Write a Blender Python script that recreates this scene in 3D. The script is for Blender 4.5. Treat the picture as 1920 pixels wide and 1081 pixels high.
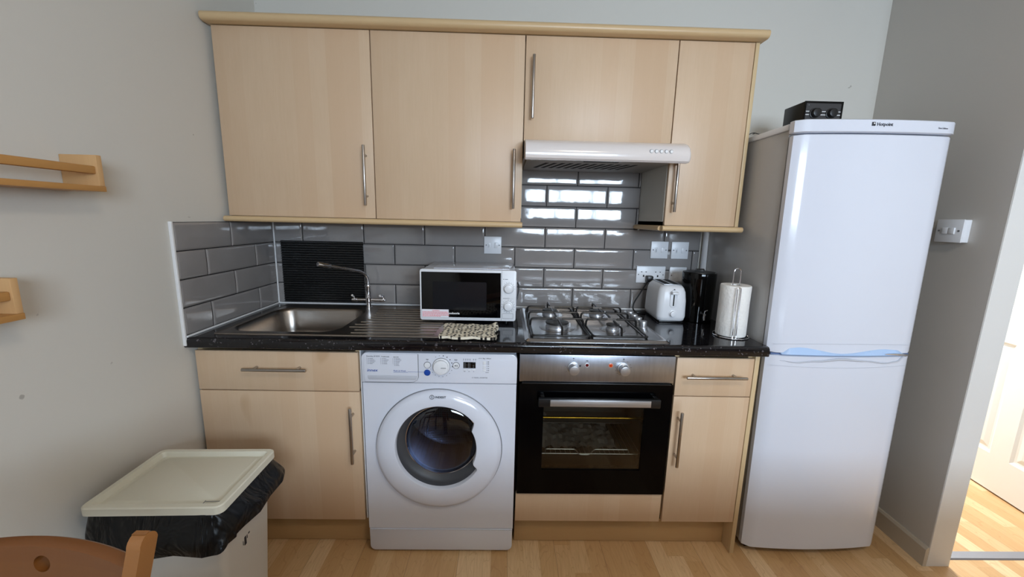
import bpy, bmesh, math, random
from mathutils import Vector, Matrix
random.seed(7)
PI = math.pi
S = bpy.context.scene
COL = S.collection
for o in list(bpy.data.objects): bpy.data.objects.remove(o)

# ------------------------------------------------------------------ camera
cd = bpy.data.cameras.new('camera'); cam = bpy.data.objects.new('camera', cd); COL.objects.link(cam)
cam.location = (1.1521, -1.9953, 1.3541)
cam.rotation_euler = (1.39612, -0.02289, -0.01766)
cd.sensor_fit = 'HORIZONTAL'; cd.sensor_width = 36.0; cd.lens = 737.99/1920*36
cd.clip_start = 0.02; cd.clip_end = 60
S.camera = cam

# ------------------------------------------------------------------ view, world, lights
S.view_settings.view_transform = 'Standard'; S.view_settings.look = 'None'
S.view_settings.exposure = 0.0; S.view_settings.gamma = 1.0
S.view_settings.use_curve_mapping = False
w = bpy.data.worlds.new('world'); S.world = w; w.use_nodes = True
bg = w.node_tree.nodes['Background']
bg.inputs[0].default_value = (0.60, 0.76, 1.0, 1); bg.inputs[1].default_value = 1.0

def area(name, loc, target, sx, sy, power, color, spread=180):
    l = bpy.data.lights.new(name, 'AREA'); l.shape = 'RECTANGLE'; l.size = sx; l.size_y = sy
    l.energy = power; l.color = color; l.spread = math.radians(spread)
    o = bpy.data.objects.new(name, l); COL.objects.link(o); o.location = loc
    d = Vector(target)-Vector(loc); o.rotation_euler = d.to_track_quat('-Z', 'Y').to_euler()
    return o
WX0, WX1, WZ0, WZ1, WY = 1.35, 2.95, 1.30, 2.10, -3.9     # the window in the wall behind the camera
area('window_daylight', ((WX0+WX1)/2, WY-0.12, (WZ0+WZ1)/2), ((WX0+WX1)/2, 0, 1.2), WX1-WX0, WZ1-WZ0, 112, (0.68, 0.83, 1.0))
area('hall_lamp_light', (3.28, 0.75, 2.40), (3.30, 0.2, 0), 0.35, 0.35, 84, (0.90, 0.95, 1.0))
area('ceiling_fill_light', (1.9, -2.3, 2.50), (1.9, -2.3, 0), 0.4, 0.4, 14, (1.0, 0.84, 0.66))  # added warm fill from overhead, no ceiling fixture behind it

# ------------------------------------------------------------------ materials
def srgb(r, g, b):
    f = lambda c: (c/255/12.92) if c/255 <= 0.04045 else ((c/255+0.055)/1.055)**2.4
    return (f(r), f(g), f(b), 1)
def mat(name, col=(128,128,128), rough=0.5, metal=0.0, coat=0.0, spec=0.5, lin=None):
    m = bpy.data.materials.new(name); m.use_nodes = True
    p = m.node_tree.nodes['Principled BSDF']
    p.inputs['Base Color'].default_value = lin if lin else srgb(*col)
    p.inputs['Roughness'].default_value = rough; p.inputs['Metallic'].default_value = metal
    p.inputs['Coat Weight'].default_value = coat; p.inputs['Coat Roughness'].default_value = 0.05
    p.inputs['Specular IOR Level'].default_value = spec
    return m
class N:
    def __init__(s, m): s.m = m; s.t = m.node_tree; s.p = s.t.nodes['Principled BSDF']
    def n(s, typ, **kw):
        x = s.t.nodes.new(typ)
        for k, v in kw.items(): setattr(x, k, v)
        return x
    def l(s, a, b): s.t.links.new(a, b)
    def coord(s, scale=(1,1,1), out='Object', rot=(0,0,0), loc=(0,0,0)):
        tc = s.n('ShaderNodeTexCoord'); mp = s.n('ShaderNodeMapping')
        mp.inputs['Scale'].default_value = scale; mp.inputs['Rotation'].default_value = rot; mp.inputs['Location'].default_value = loc
        s.l(tc.outputs[out], mp.inputs[0]); return mp.outputs[0]
    def noise(s, vec, scale, detail=3, rough=0.5, dist=0):
        x = s.n('ShaderNodeTexNoise'); x.inputs['Scale'].default_value = scale; x.inputs['Detail'].default_value = detail
        x.inputs['Roughness'].default_value = rough; x.inputs['Distortion'].default_value = dist
        s.l(vec, x.inputs['Vector']); return x.outputs['Fac']
    def ramp(s, fac, stops):
        x = s.n('ShaderNodeValToRGB'); cr = x.color_ramp
        while len(cr.elements) < len(stops): cr.elements.new(0.5)
        for e, (p, c) in zip(cr.elements, stops): e.position = p; e.color = c
        s.l(fac, x.inputs[0]); return x.outputs[0]
    def mix(s, fac, a, b, typ='MIX'):
        x = s.n('ShaderNodeMix', data_type='RGBA', blend_type=typ)
        if isinstance(fac, (int, float)): x.inputs[0].default_value = fac
        else: s.l(fac, x.inputs[0])
        for v, i in ((a, 6), (b, 7)):
            if isinstance(v, tuple): x.inputs[i].default_value = v
            else: s.l(v, x.inputs[i])
        return x.outputs[2]
    def math(s, op, a, b=0.0):
        x = s.n('ShaderNodeMath', operation=op)
        for v, i in ((a, 0), (b, 1)):
            if isinstance(v, (int, float)): x.inputs[i].default_value = v
            else: s.l(v, x.inputs[i])
        return x.outputs[0]
    def bump(s, h, strength=0.2, dist=0.001):
        b = s.n('ShaderNodeBump'); b.inputs['Strength'].default_value = strength; b.inputs['Distance'].default_value = dist
        s.l(h, b.inputs['Height']); s.l(b.outputs[0], s.p.inputs['Normal'])
    def base(s, c): s.l(c, s.p.inputs['Base Color'])
G = lambda v: (v, v, v, 1)

def m_paint(name, rgb, var=0.04, marks=0):
    m = mat(name, rgb, 0.55); x = N(m); v = x.coord(out='Object')
    c = srgb(*rgb); d = tuple(k*(1-var) for k in c[:3])+(1,)
    col = x.mix(x.noise(v, 1.3, 4), d, c)
    if marks:   # a few small scuffs
        f = x.ramp(x.noise(v, 26, 2, 0.4), [(0.765, G(0)), (0.79, G(1))])
        col = x.mix(x.math('MULTIPLY', f, 0.5), col, srgb(110, 100, 88))
    x.base(col)
    x.bump(x.noise(v, 160, 3), 0.12, 0.001); return m
M = {}
M['wall'] = m_paint('grey_wall_paint', (212, 208, 199), marks=1)
M['wall_rear'] = m_paint('rear_low_bounce_paint', (120, 108, 94))  # unseen rear wall, darkened to cut the light it bounces back
M['wall_right'] = m_paint('grey_wall_paint_right', (200, 196, 190))
M['ceiling'] = m_paint('white_ceiling_paint', (225, 223, 218))
M['jamb'] = m_paint('pale_gloss_paint', (226, 225, 222))
M['doorpaint'] = mat('white_door_paint', (236, 236, 232), 0.35)
M['skirt'] = mat('skirting_paint', (190, 180, 164), 0.35)

def m_maple(name, base=(208, 181, 151), grain=(0, 0, 1), rough=0.42, amt=1.0):
    m = mat(name, base, rough); x = N(m)
    # coordinates with the grain direction stretched
    sc = tuple(0.05 if g else 1.0 for g in grain)
    v = x.coord(scale=sc)
    a = srgb(*base); b = tuple(c*f for c, f in zip(a[:3], (0.84, 0.77, 0.68)))+(1,)
    hi = tuple(min(1, c*f) for c, f in zip(a[:3], (1.05, 1.06, 1.08)))+(1,)
    fine = x.noise(v, 220, 4, 0.6)
    wav = x.noise(x.coord(scale=tuple(0.22 if g else 1.0 for g in grain)), 14, 5, 0.55, 0.6)
    col = x.mix(x.ramp(fine, [(0.3, G(0)), (0.75, G(0.28))]), a, b)
    col = x.mix(x.math('MULTIPLY', x.ramp(wav, [(0.42, G(0)), (0.7, G(1))]), 0.5*amt), col, hi)
    # the printed staves of the foil, each a slightly different tone
    tc = x.n('ShaderNodeTexCoord'); sp = x.n('ShaderNodeSeparateXYZ'); x.l(tc.outputs['Object'], sp.inputs[0])
    cross = sp.outputs['X'] if grain[2] or grain[1] else sp.outputs['Z']
    st = x.math('FLOOR', x.math('MULTIPLY', cross, 15.5))
    wn = x.n('ShaderNodeTexWhiteNoise', noise_dimensions='1D'); x.l(st, wn.inputs['W'])
    col = x.mix(x.math('MULTIPLY', wn.outputs['Value'], 0.75*amt), col, tuple(c*f for c, f in zip(a[:3], (0.92, 0.85, 0.79)))+(1,))
    kn = x.ramp(x.noise(x.coord(scale=(1, 1, 0.45) if grain[2] else (0.45, 1, 1), loc=(3, 1, 2)), 11, 1, 0.3), [(0.74, G(0)), (0.80, G(1))])
    col = x.mix(x.math('MULTIPLY', kn, 0.5), col, tuple(c*f for c, f in zip(a[:3], (0.7, 0.58, 0.45)))+(1,))
    x.base(col); x.bump(fine, 0.04, 0.0005)
    return m
M['maple'] = m_maple('maple_foil')
M['maple_h'] = m_maple('maple_foil_horizontal', (210, 182, 142), (1, 0, 0))
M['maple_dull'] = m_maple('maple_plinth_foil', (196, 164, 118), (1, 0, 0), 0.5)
M['maple_edge'] = m_maple('maple_edging', (206, 182, 142), (0, 0, 1), 0.4, 0.3)
M['mould'] = m_maple('maple_moulding', (206, 178, 136), (1, 0, 0), 0.35, 0.3)
M['pine'] = m_maple('golden_pine', (186, 136, 76), (0, 1, 0), 0.45, 0.8)
M['pine_end'] = m_maple('pale_pine_end', (204, 162, 112), (0, 0, 1), 0.5, 0.8)
M['chair'] = m_maple('shaded_varnished_beech', (112, 66, 26), (1, 0, 0), 0.3, 0.9)  # base colour lowered to hold the shade the chair sits in
M['chair_post'] = m_maple('varnished_beech_post', (146, 98, 54), (0, 0, 1), 0.25, 0.9)

def m_floor():
    m = mat('laminate_floor', (205, 165, 115), 0.32); x = N(m)
    tc = x.n('ShaderNodeTexCoord'); sp = x.n('ShaderNodeSeparateXYZ'); x.l(tc.outputs['Object'], sp.inputs[0])
    W_, L_ = 0.066, 0.42
    r = x.math('DIVIDE', sp.outputs['X'], W_); row = x.math('FLOOR', r)
    wn = x.n('ShaderNodeTexWhiteNoise', noise_dimensions='1D'); x.l(row, wn.inputs['W'])
    yy = x.math('ADD', x.math('DIVIDE', sp.outputs['Y'], L_), x.math('MULTIPLY', wn.outputs['Value'], 7.3))
    cell = x.math('FLOOR', yy)
    cb = x.n('ShaderNodeCombineXYZ'); x.l(row, cb.inputs[0]); x.l(cell, cb.inputs[1])
    w2 = x.n('ShaderNodeTexWhiteNoise', noise_dimensions='2D'); x.l(cb.outputs[0], w2.inputs['Vector'])
    tone = x.ramp(w2.outputs['Value'], [(0.0, srgb(198, 156, 106)), (0.3, srgb(206, 165, 116)), (0.6, srgb(214, 176, 128)), (1.0, srgb(230, 198, 154))])
    # grain, offset from stave to stave
    mp = x.n('ShaderNodeVectorMath', operation='MULTIPLY'); mp.inputs[1].default_value = (1, 0.07, 1); x.l(tc.outputs['Object'], mp.inputs[0])
    ad = x.n('ShaderNodeVectorMath', operation='ADD'); x.l(mp.outputs[0], ad.inputs[0]); x.l(w2.outputs['Color'], ad.inputs[1])
    g = x.noise(ad.outputs[0], 150, 4, 0.6)
    mp2 = x.n('ShaderNodeVectorMath', operation='MULTIPLY'); mp2.inputs[1].default_value = (1, 0.25, 1); x.l(tc.outputs['Object'], mp2.inputs[0])
    ad2 = x.n('ShaderNodeVectorMath', operation='ADD'); x.l(mp2.outputs[0], ad2.inputs[0]); x.l(w2.outputs['Color'], ad2.inputs[1])
    sw = x.noise(ad2.outputs[0], 16, 2, 0.4, 0.5)
    rings = x.math('PINGPONG', x.math('MULTIPLY', sw, 9.0), 0.5)
    col = x.mix(x.math('MULTIPLY', x.ramp(rings, [(0.0, G(1)), (0.09, G(0))]), 0.30), tone, srgb(160, 116, 70))
    col = x.mix(x.ramp(g, [(0.35, G(0)), (0.75, G(0.35))]), col, srgb(176, 132, 84))
    fr = x.math('FRACT', r); e1 = x.math('LESS_THAN', fr, 0.012)
    fy = x.math('FRACT', yy); e2 = x.math('LESS_THAN', fy, 0.003)
    r3 = x.math('FRACT', x.math('DIVIDE', r, 3.0)); e3 = x.math('LESS_THAN', r3, 0.006)
    col = x.mix(x.math('MULTIPLY', x.math('MAXIMUM', e1, e2), 0.18), col, srgb(120, 84, 50))
    col = x.mix(x.math('MULTIPLY', e3, 0.6), col, srgb(80, 55, 34))
    x.base(col); return m
M['floor'] = m_floor()

def m_tile():
    m = mat('grey_glazed_tile', (136, 131, 126), 0.07); x = N(m)
    v = x.coord()
    c = x.mix(x.noise(v, 5, 3), srgb(132, 128, 126), srgb(152, 148, 146))
    x.base(c); x.p.inputs['Specular IOR Level'].default_value = 0.8
    x.bump(x.noise(v, 16, 2, 0.4), 0.30, 0.0022); return m
M['tile'] = m_tile()
M['grout'] = mat('dark_grout', (14, 13, 15), 0.9)
M['silicone'] = mat('white_silicone', (232, 232, 232), 0.4)

def m_worktop():
    m = mat('black_speckled_laminate', (16, 15, 18), 0.09); x = N(m); v = x.coord()
    vo = x.n('ShaderNodeTexVoronoi'); vo.inputs['Scale'].default_value = 85; vo.inputs['Randomness'].default_value = 1
    ds = x.n('ShaderNodeVectorMath', operation='ADD'); x.l(v, ds.inputs[0])
    nz = x.n('ShaderNodeTexNoise'); nz.inputs['Scale'].default_value = 45; x.l(v, nz.inputs['Vector'])
    sc = x.n('ShaderNodeVectorMath', operation='SCALE'); sc.inputs['Scale'].default_value = 0.03; x.l(nz.outputs['Color'], sc.inputs[0]); x.l(sc.outputs[0], ds.inputs[1])
    x.l(ds.outputs[0], vo.inputs['Vector'])
    f = x.ramp(vo.outputs['Distance'], [(0.10, G(1)), (0.30, G(0))])
    k = x.ramp(x.noise(v, 30, 2), [(0.42, G(0)), (0.66, G(1))])
    f = x.math('MULTIPLY', f, k)
    x.base(x.mix(f, srgb(17, 16, 19), srgb(120, 114, 118))); return m
M['worktop'] = m_worktop()

def m_steel(name, rgb=(176, 176, 178), rough=0.28, scale=(1, 60, 60), var=0.25):
    m = mat(name, rgb, rough, 1.0); x = N(m); v = x.coord(scale=scale)
    n = x.noise(v, 12, 4, 0.6); c = srgb(*rgb)
    x.base(x.mix(n, tuple(k*(1-var) for k in c[:3])+(1,), c)); x.bump(n, 0.08, 0.0005); return m
M['steel'] = m_steel('brushed_steel')
M['steel_panel'] = m_steel('brushed_steel_panel', (200, 206, 218), 0.30, (9, 1, 1), 0.35)
M['sink'] = m_steel('sink_steel', (168, 160, 152), 0.28, (1, 30, 30), 0.2)
M['hobsteel'] = m_steel('hob_steel', (188, 187, 188), 0.24, (1, 20, 20), 0.2)
M['chrome'] = mat('chrome', (232, 232, 236), 0.12, 1.0)
M['satin'] = mat('satin_nickel', (172, 166, 160), 0.28, 1.0)
M['alu'] = mat('aluminium', (200, 202, 206), 0.35, 0.9)
M['white'] = mat('white_enamel', (216, 220, 231), 0.16, coat=0.3)
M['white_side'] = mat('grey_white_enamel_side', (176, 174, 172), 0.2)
M['white_pl'] = mat('white_plastic', (226, 228, 232), 0.3)
M['offwhite'] = mat('off_white_plastic', (220, 217, 200), 0.42)
M['offwhite_b'] = mat('off_white_plastic_body', (214, 212, 204), 0.45)
M['hood'] = mat('hood_white_enamel', (222, 214, 210), 0.2, coat=0.3)
M['hood_under'] = mat('hood_filter_panel', (150, 146, 140), 0.4)
M['grey_pl'] = mat('grey_plastic', (120, 122, 126), 0.4)
M['lightgrey'] = mat('light_grey_plastic', (188, 192, 202), 0.3)
M['gasket'] = mat('rubber_gasket', (58, 60, 64), 0.45)
M['dark'] = mat('dark_recess', (20, 19, 18), 0.8)
M['black_gloss'] = mat('black_gloss', (5, 5, 6), 0.05, spec=0.3)
M['black_pl'] = mat('black_plastic', (18, 18, 19), 0.35)
M['iron'] = mat('black_enamelled_iron', (14, 14, 15), 0.3)
M['burner'] = mat('burner_cap_enamel', (22, 21, 21), 0.45)
M['display'] = mat('black_display', (6, 6, 9), 0.1)
M['print'] = mat('grey_print', (96, 98, 108), 0.5)
M['print_dk'] = mat('dark_print', (34, 36, 44), 0.5)
M['print_red'] = mat('red_print', (226, 96, 104), 0.5)
M['print_blue'] = mat('blue_print', (34, 78, 160), 0.4)
M['print_wh'] = mat('white_print', (235, 235, 235), 0.5)
M['sticker'] = mat('white_sticker', (236, 232, 238), 0.5)
M['blue'] = mat('blue_button', (24, 70, 158), 0.3)
M['red_lens'] = mat('dark_red_lens', (92, 10, 14), 0.15)
M['amber_lens'] = mat('amber_lens', (196, 66, 24), 0.15)
M['amber_ring'] = mat('orange_lens_ring', (236, 150, 120), 0.3)
M['threshold'] = mat('grey_metal_threshold', (150, 152, 160), 0.4, 0.6)
M['foil'] = mat('crumpled_foil', (215, 216, 222), 0.4, 0.7)
M['brass'] = mat('golden_trim', (220, 180, 70), 0.25, 1.0)
M['oven_in'] = mat('oven_enamel', (92, 92, 96), 0.3)
M['drum'] = None

def m_bag():
    m = mat('black_bin_bag', (8, 8, 9), 0.33); x = N(m); v = x.coord(scale=(1, 1, 0.5))
    x.bump(x.noise(v, 13, 3, 0.55, 1.2), 1.0, 0.016); return m
M['bag'] = m_bag(); M['bag'].node_tree.nodes['Principled BSDF'].inputs['Specular IOR Level'].default_value = 0.3
def m_paper():
    m = mat('paper_towel', (238, 236, 232), 0.9); x = N(m); v = x.coord()
    vo = x.n('ShaderNodeTexVoronoi'); vo.inputs['Scale'].default_value = 110; x.l(v, vo.inputs['Vector'])
    x.bump(vo.outputs['Distance'], 0.5, 0.002); return m
M['paper'] = m_paper()
def m_cloth():
    m = mat('spotted_cloth', (226, 218, 196), 0.9); x = N(m); v = x.coord(scale=(1, 1, 0.7))
    vo = x.n('ShaderNodeTexVoronoi'); vo.voronoi_dimensions = '2D'; vo.inputs['Scale'].default_value = 60; vo.inputs['Randomness'].default_value = 0.55; x.l(v, vo.inputs['Vector'])
    f = x.ramp(vo.outputs['Distance'], [(0.28, G(1)), (0.32, G(0))])
    x.base(x.mix(f, srgb(228, 220, 200), srgb(18, 16, 18))); return m
M['cloth'] = m_cloth()
def m_drum():
    m = mat('perforated_drum_steel', (120, 130, 150), 0.22, 1.0); x = N(m); v = x.coord()
    vo = x.n('ShaderNodeTexVoronoi'); vo.inputs['Scale'].default_value = 95; vo.inputs['Randomness'].default_value = 0.1; x.l(v, vo.inputs['Vector'])
    f = x.ramp(vo.outputs['Distance'], [(0.28, G(1)), (0.36, G(0))])
    x.base(x.mix(f, srgb(150, 158, 176), srgb(14, 14, 18))); x.bump(vo.outputs['Distance'], 0.4, 0.002); return m
M['drum'] = m_drum()
def m_glass(name, tint, refl=0.08, rough=0.03):
    m = bpy.data.materials.new(name); m.use_nodes = True; t = m.node_tree
    for n in list(t.nodes): t.nodes.remove(n)
    o = t.nodes.new('ShaderNodeOutputMaterial'); mx = t.nodes.new('ShaderNodeMixShader')
    a = t.nodes.new('ShaderNodeBsdfTransparent'); a.inputs[0].default_value = tint
    g = t.nodes.new('ShaderNodeBsdfGlossy'); g.inputs['Roughness'].default_value = rough
    lw = t.nodes.new('ShaderNodeFresnel'); lw.inputs[0].default_value = 1.5
    ad = t.nodes.new('ShaderNodeMath'); ad.operation = 'ADD'; ad.inputs[1].default_value = refl
    t.links.new(lw.outputs[0], ad.inputs[0]); t.links.new(ad.outputs[0], mx.inputs[0])
    t.links.new(a.outputs[0], mx.inputs[1]); t.links.new(g.outputs[0], mx.inputs[2]); t.links.new(mx.outputs[0], o.inputs[0])
    return m
M['door_glass'] = m_glass('smoked_porthole_glass', (0.58, 0.60, 0.66, 1), 0.04)
M['oven_black'] = mat('black_oven_glass', (3, 3, 4), 0.06, spec=0.12)
M['oven_glass'] = m_glass('smoked_oven_glass', (0.70, 0.68, 0.62, 1), 0.0)
M['mw_glass'] = mat('microwave_window_mesh', (26, 28, 32), 0.12)

# ------------------------------------------------------------------ mesh helpers (world coordinates)
def NB(): return bmesh.new()
def merge(bm, tb):
    me = bpy.data.meshes.new('tmp'); tb.to_mesh(me); tb.free(); bm.from_mesh(me); bpy.data.meshes.remove(me)
def box(bm, x0, x1, y0, y1, z0, z1, bev=0.0, seg=2, rot=None):
    tb = NB(); bmesh.ops.create_cube(tb, size=1)
    for v in tb.verts: v.co = Vector(((x0+x1)/2+v.co.x*(x1-x0), (y0+y1)/2+v.co.y*(y1-y0), (z0+z1)/2+v.co.z*(z1-z0)))
    if bev > 0: bmesh.ops.bevel(tb, geom=list(tb.edges), offset=bev, segments=seg, profile=0.5, affect='EDGES')
    if rot: bmesh.ops.transform(tb, matrix=rot, verts=tb.verts)
    merge(bm, tb); return bm
def ring_frame(d):
    d = d.normalized(); a = Vector((0, 0, 1)) if abs(d.z) < 0.9 else Vector((1, 0, 0))
    u = d.cross(a).normalized(); return u, d.cross(u).normalized()
def tube(bm, pts, r, seg=12, closed=False, caps=True, flat=None):
    pts = [Vector(p) for p in pts]; n = len(pts); rings = []
    u = None
    for i, p in enumerate(pts):
        if closed: d = (pts[(i+1) % n]-pts[i-1])
        else: d = pts[min(i+1, n-1)]-pts[max(i-1, 0)]
        d.normalize()
        if u is None: u, v = ring_frame(d)
        else:
            u = (u-d*u.dot(d)).normalized(); v = d.cross(u).normalized()
        rr = r[i] if isinstance(r, (list, tuple)) else r
        rings.append([bm.verts.new(p+(u*math.cos(2*PI*k/seg)+v*math.sin(2*PI*k/seg))*rr) for k in range(seg)])
    m = n if closed else n-1
    for i in range(m):
        a, b = rings[i], rings[(i+1) % n]
        for k in range(seg): bm.faces.new((a[k], a[(k+1) % seg], b[(k+1) % seg], b[k]))
    if caps and not closed: bm.faces.new(rings[0][::-1]); bm.faces.new(rings[-1])
    return bm
def cyl(bm, p0, p1, r, seg=24, r2=None, bev=0.0):
    p0, p1 = Vector(p0), Vector(p1); r2 = r if r2 is None else r2
    if bev > 0:
        d = (p1-p0).normalized()
        return tube(bm, [p0, p0+d*bev*0.3, p0+d*bev, p1-d*bev, p1-d*bev*0.3, p1], [r-bev, r-bev*0.3, r, r2, r2-bev*0.3, r2-bev], seg)
    return tube(bm, [p0, p1], [r, r2], seg)
def smooth_path(pts, n=6):
    P = [Vector(p) for p in pts]; out = []
    for i in range(len(P)-1):
        p0, p1, p2, p3 = P[max(i-1, 0)], P[i], P[i+1], P[min(i+2, len(P)-1)]
        for k in range(n):
            t = k/n
            out.append(0.5*((2*p1)+(-p0+p2)*t+(2*p0-5*p1+4*p2-p3)*t*t+(-p0+3*p1-3*p2+p3)*t**3))
    out.append(P[-1]); return out
def round_path(pts, r, n=5, closed=False):     # polyline with rounded corners
    P = [Vector(p) for p in pts]; out = []; N_ = len(P)
    for i in range(N_):
        if not closed and i in (0, N_-1): out.append(P[i]); continue
        a, b, c = P[i-1], P[i], P[(i+1) % N_]
        d1 = (a-b); d2 = (c-b); q = min(r, d1.length*0.49, d2.length*0.49); d1.normalize(); d2.normalize()
        s, e = b+d1*q, b+d2*q
        for k in range(n+1):
            t = k/n; out.append(s*(1-t)**2+b*2*t*(1-t)+e*t*t)
    return out
def prism(bm, poly, axis, a0, a1, bev=0.0):    # closed 2D outline swept along an axis
    def P(u, v, a): return {'x': (a, u, v), 'y': (u, a, v), 'z': (u, v, a)}[axis]
    tb = NB(); A = [tb.verts.new(P(u, v, a0)) for u, v in poly]; B = [tb.verts.new(P(u, v, a1)) for u, v in poly]
    n = len(poly); tb.faces.new(A[::-1]); tb.faces.new(B)
    for i in range(n): tb.faces.new((A[i], A[(i+1) % n], B[(i+1) % n], B[i]))
    bmesh.ops.recalc_face_normals(tb, faces=tb.faces)
    if bev > 0:
        ed = [e for e in tb.edges if len(e.link_faces) == 2 and e.calc_face_angle(0) > 0.6]
        bmesh.ops.bevel(tb, geom=ed, offset=bev, segments=2, profile=0.5, affect='EDGES')
    merge(bm, tb); return bm
def rrect(x0, x1, y0, y1, r, n=6):
    out = []
    for cx, cy, a in ((x1-r, y1-r, 0), (x0+r, y1-r, PI/2), (x0+r, y0+r, PI), (x1-r, y0+r, 1.5*PI)):
        for k in range(n+1): out.append((cx+r*math.cos(a+PI/2*k/n), cy+r*math.sin(a+PI/2*k/n)))
    return out
def loft(bm, loops, close_first=False, close_last=False):
    R_ = [[bm.verts.new(p) for p in L] for L in loops]; n = len(R_[0])
    for a, b in zip(R_, R_[1:]):
        for k in range(n): bm.faces.new((a[k], a[(k+1) % n], b[(k+1) % n], b[k]))
    if close_first: bm.faces.new(R_[0][::-1])
    if close_last: bm.faces.new(R_[-1])
    return bm
def ray_rect(cx, cy, a, x0, x1, y0, y1):
    dx, dy = math.cos(a), math.sin(a); t = 1e9
    if dx > 1e-9: t = min(t, (x1-cx)/dx)
    if dx < -1e-9: t = min(t, (x0-cx)/dx)
    if dy > 1e-9: t = min(t, (y1-cy)/dy)
    if dy < -1e-9: t = min(t, (y0-cy)/dy)
    return cx+dx*t, cy+dy*t
def holed(bm, rect, hole, to3, depth, n=0):
    """plate: rect (u0,u1,v0,v1) with a hole outline; to3(u,v,d) maps to space"""
    u0, u1, v0, v1 = rect; cx = sum(p[0] for p in hole)/len(hole); cy = sum(p[1] for p in hole)/len(hole)
    an = [(math.atan2(q-cy, p-cx), p, q) for p, q in hole]
    corners = [math.atan2(v-cy, u-cx) for u in (u0, u1) for v in (v0, v1)]
    an.sort(); ins = []
    L = len(an)
    for c in corners:
        for i in range(L):
            a, b = an[i], an[(i+1) % L]; bb = b[0]+(2*PI if b[0] < a[0] else 0); cc = c+(2*PI if c < a[0] else 0)
            if a[0] < cc < bb:
                t = (cc-a[0])/(bb-a[0]); ins.append((c, a[1]+(b[1]-a[1])*t, a[2]+(b[2]-a[2])*t)); break
    an = sorted(an+ins)
    out = [ray_rect(cx, cy, a, *rect) for a, _, _ in an]; inn = [(p, q) for _, p, q in an]
    loops = [[to3(u, v, depth) for u, v in inn], [to3(u, v, 0) for u, v in inn], [to3(u, v, 0) for u, v in out], [to3(u, v, depth) for u, v in out]]
    loft(bm, loops+[loops[0]]); return bm

# ------------------------------------------------------------------ object helpers
ORG = {}
def worldorg(o):
    v = Vector((0, 0, 0))
    while o: v += Vector(ORG.get(o.name, (0, 0, 0))); o = o.parent
    return v
def thing(name, label, cat, loc, group=None, kind=None):
    o = bpy.data.objects.new(name, None); COL.objects.link(o); o.location = loc; ORG[o.name] = Vector(loc)
    o.empty_display_size = 0.05
    if label: o['label'] = label
    if cat: o['category'] = cat
    if group: o['group'] = group
    if kind: o['kind'] = kind
    return o
def obj(name, bm, m, parent=None, label=None, cat=None, group=None, kind=None, smooth=35, org=None, sub=0):
    base = worldorg(parent) if parent else Vector(org or (0, 0, 0))
    bmesh.ops.remove_doubles(bm, verts=bm.verts, dist=1e-6)
    bmesh.ops.recalc_face_normals(bm, faces=bm.faces)
    for v in bm.verts: v.co -= base
    me = bpy.data.meshes.new(name); bm.to_mesh(me); bm.free(); me.materials.append(M[m] if isinstance(m, str) else m)
    o = bpy.data.objects.new(name, me); COL.objects.link(o)
    if parent: o.parent = parent; ORG[o.name] = Vector((0, 0, 0))
    else: o.location = base; ORG[o.name] = base
    if smooth:
        for p in me.polygons: p.use_smooth = True
        try: me.set_sharp_from_angle(angle=math.radians(smooth))
        except Exception: pass
    if sub:
        md = o.modifiers.new('sub', 'SUBSURF'); md.levels = sub; md.render_levels = sub
    if label: o['label'] = label
    if cat: o['category'] = cat
    if group: o['group'] = group
    if kind: o['kind'] = kind
    return o
def text(name, s, size, loc, m, parent, label=None, ext=0.0002, align='LEFT', shear=0, rot=(PI/2, 0, 0), bold=0, sx=1):
    c = bpy.data.curves.new(name, 'FONT'); c.body = s; c.size = size; c.extrude = ext; c.align_x = align; c.shear = shear
    c.offset = bold; c.resolution_u = 2
    t = bpy.data.objects.new('tmp', c); COL.objects.link(t)
    bpy.context.view_layer.update()
    me = bpy.data.meshes.new_from_object(t.evaluated_get(bpy.context.evaluated_depsgraph_get()))
    bpy.data.objects.remove(t); bpy.data.curves.remove(c)
    from mathutils import Euler
    mx = Matrix.Translation(Vector(loc)-worldorg(parent)) @ Euler(rot).to_matrix().to_4x4() @ Matrix.Diagonal((sx, 1, 1, 1))
    me.transform(mx); me.materials.clear(); me.materials.append(M[m]); me.name = name
    o = bpy.data.objects.new(name, me); COL.objects.link(o); o.parent = parent; ORG[o.name] = Vector((0, 0, 0))
    if label: o['label'] = label
    return o
def copy_tree(o, parent=None):
    c = o.copy(); COL.objects.link(c); c.parent = parent
    for ch in list(o.children): copy_tree(ch, c)
    return c

# ================================================================== SETTING
XR, YJ = 2.90, -0.64
def struct(name, bm, m, parent=None, smooth=0): return obj(name, bm, m, parent, kind='structure', smooth=smooth)
ZC = 2.55
struct('floor', box(NB(), -0.1, 4.3, WY-0.1, 2.2, -0.06, 0), 'floor')
struct('ceiling', box(NB(), -0.1, 4.3, WY-0.1, 2.2, ZC, ZC+0.06), 'ceiling')
struct('wall_left', box(NB(), -0.1, 0, WY-0.1, 0.1, 0, ZC), 'wall')
wall_back = struct('wall_back', box(NB(), 0, 2.935, 0, 0.1, 0, ZC), 'wall')
WXR = lambda y: 2.893+(y-YJ)*0.0547
b = NB(); prism(b, [(WXR(YJ), YJ), (WXR(YJ)+0.095, YJ), (WXR(2.1)+0.095, 2.1), (WXR(2.1), 2.1)], 'z', 0, ZC)
struct('wall_right', b, 'wall_right')
b = NB(); box(b, WXR(YJ)+0.0015, WXR(YJ)+0.0965, YJ-0.003, YJ+0.001, 0, ZC, 0.001)
struct('trim_1', b, 'jamb')
b = NB(); prism(b, [(XR-0.014, 0), (XR, 0), (XR, 0.085), (XR-0.008, 0.085), (XR-0.014, 0.076)], 'y', YJ-0.003, 0)
for v in b.verts: v.co.x += WXR(v.co.y)-XR
struct('baseboard_right', b, 'skirt')
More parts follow.
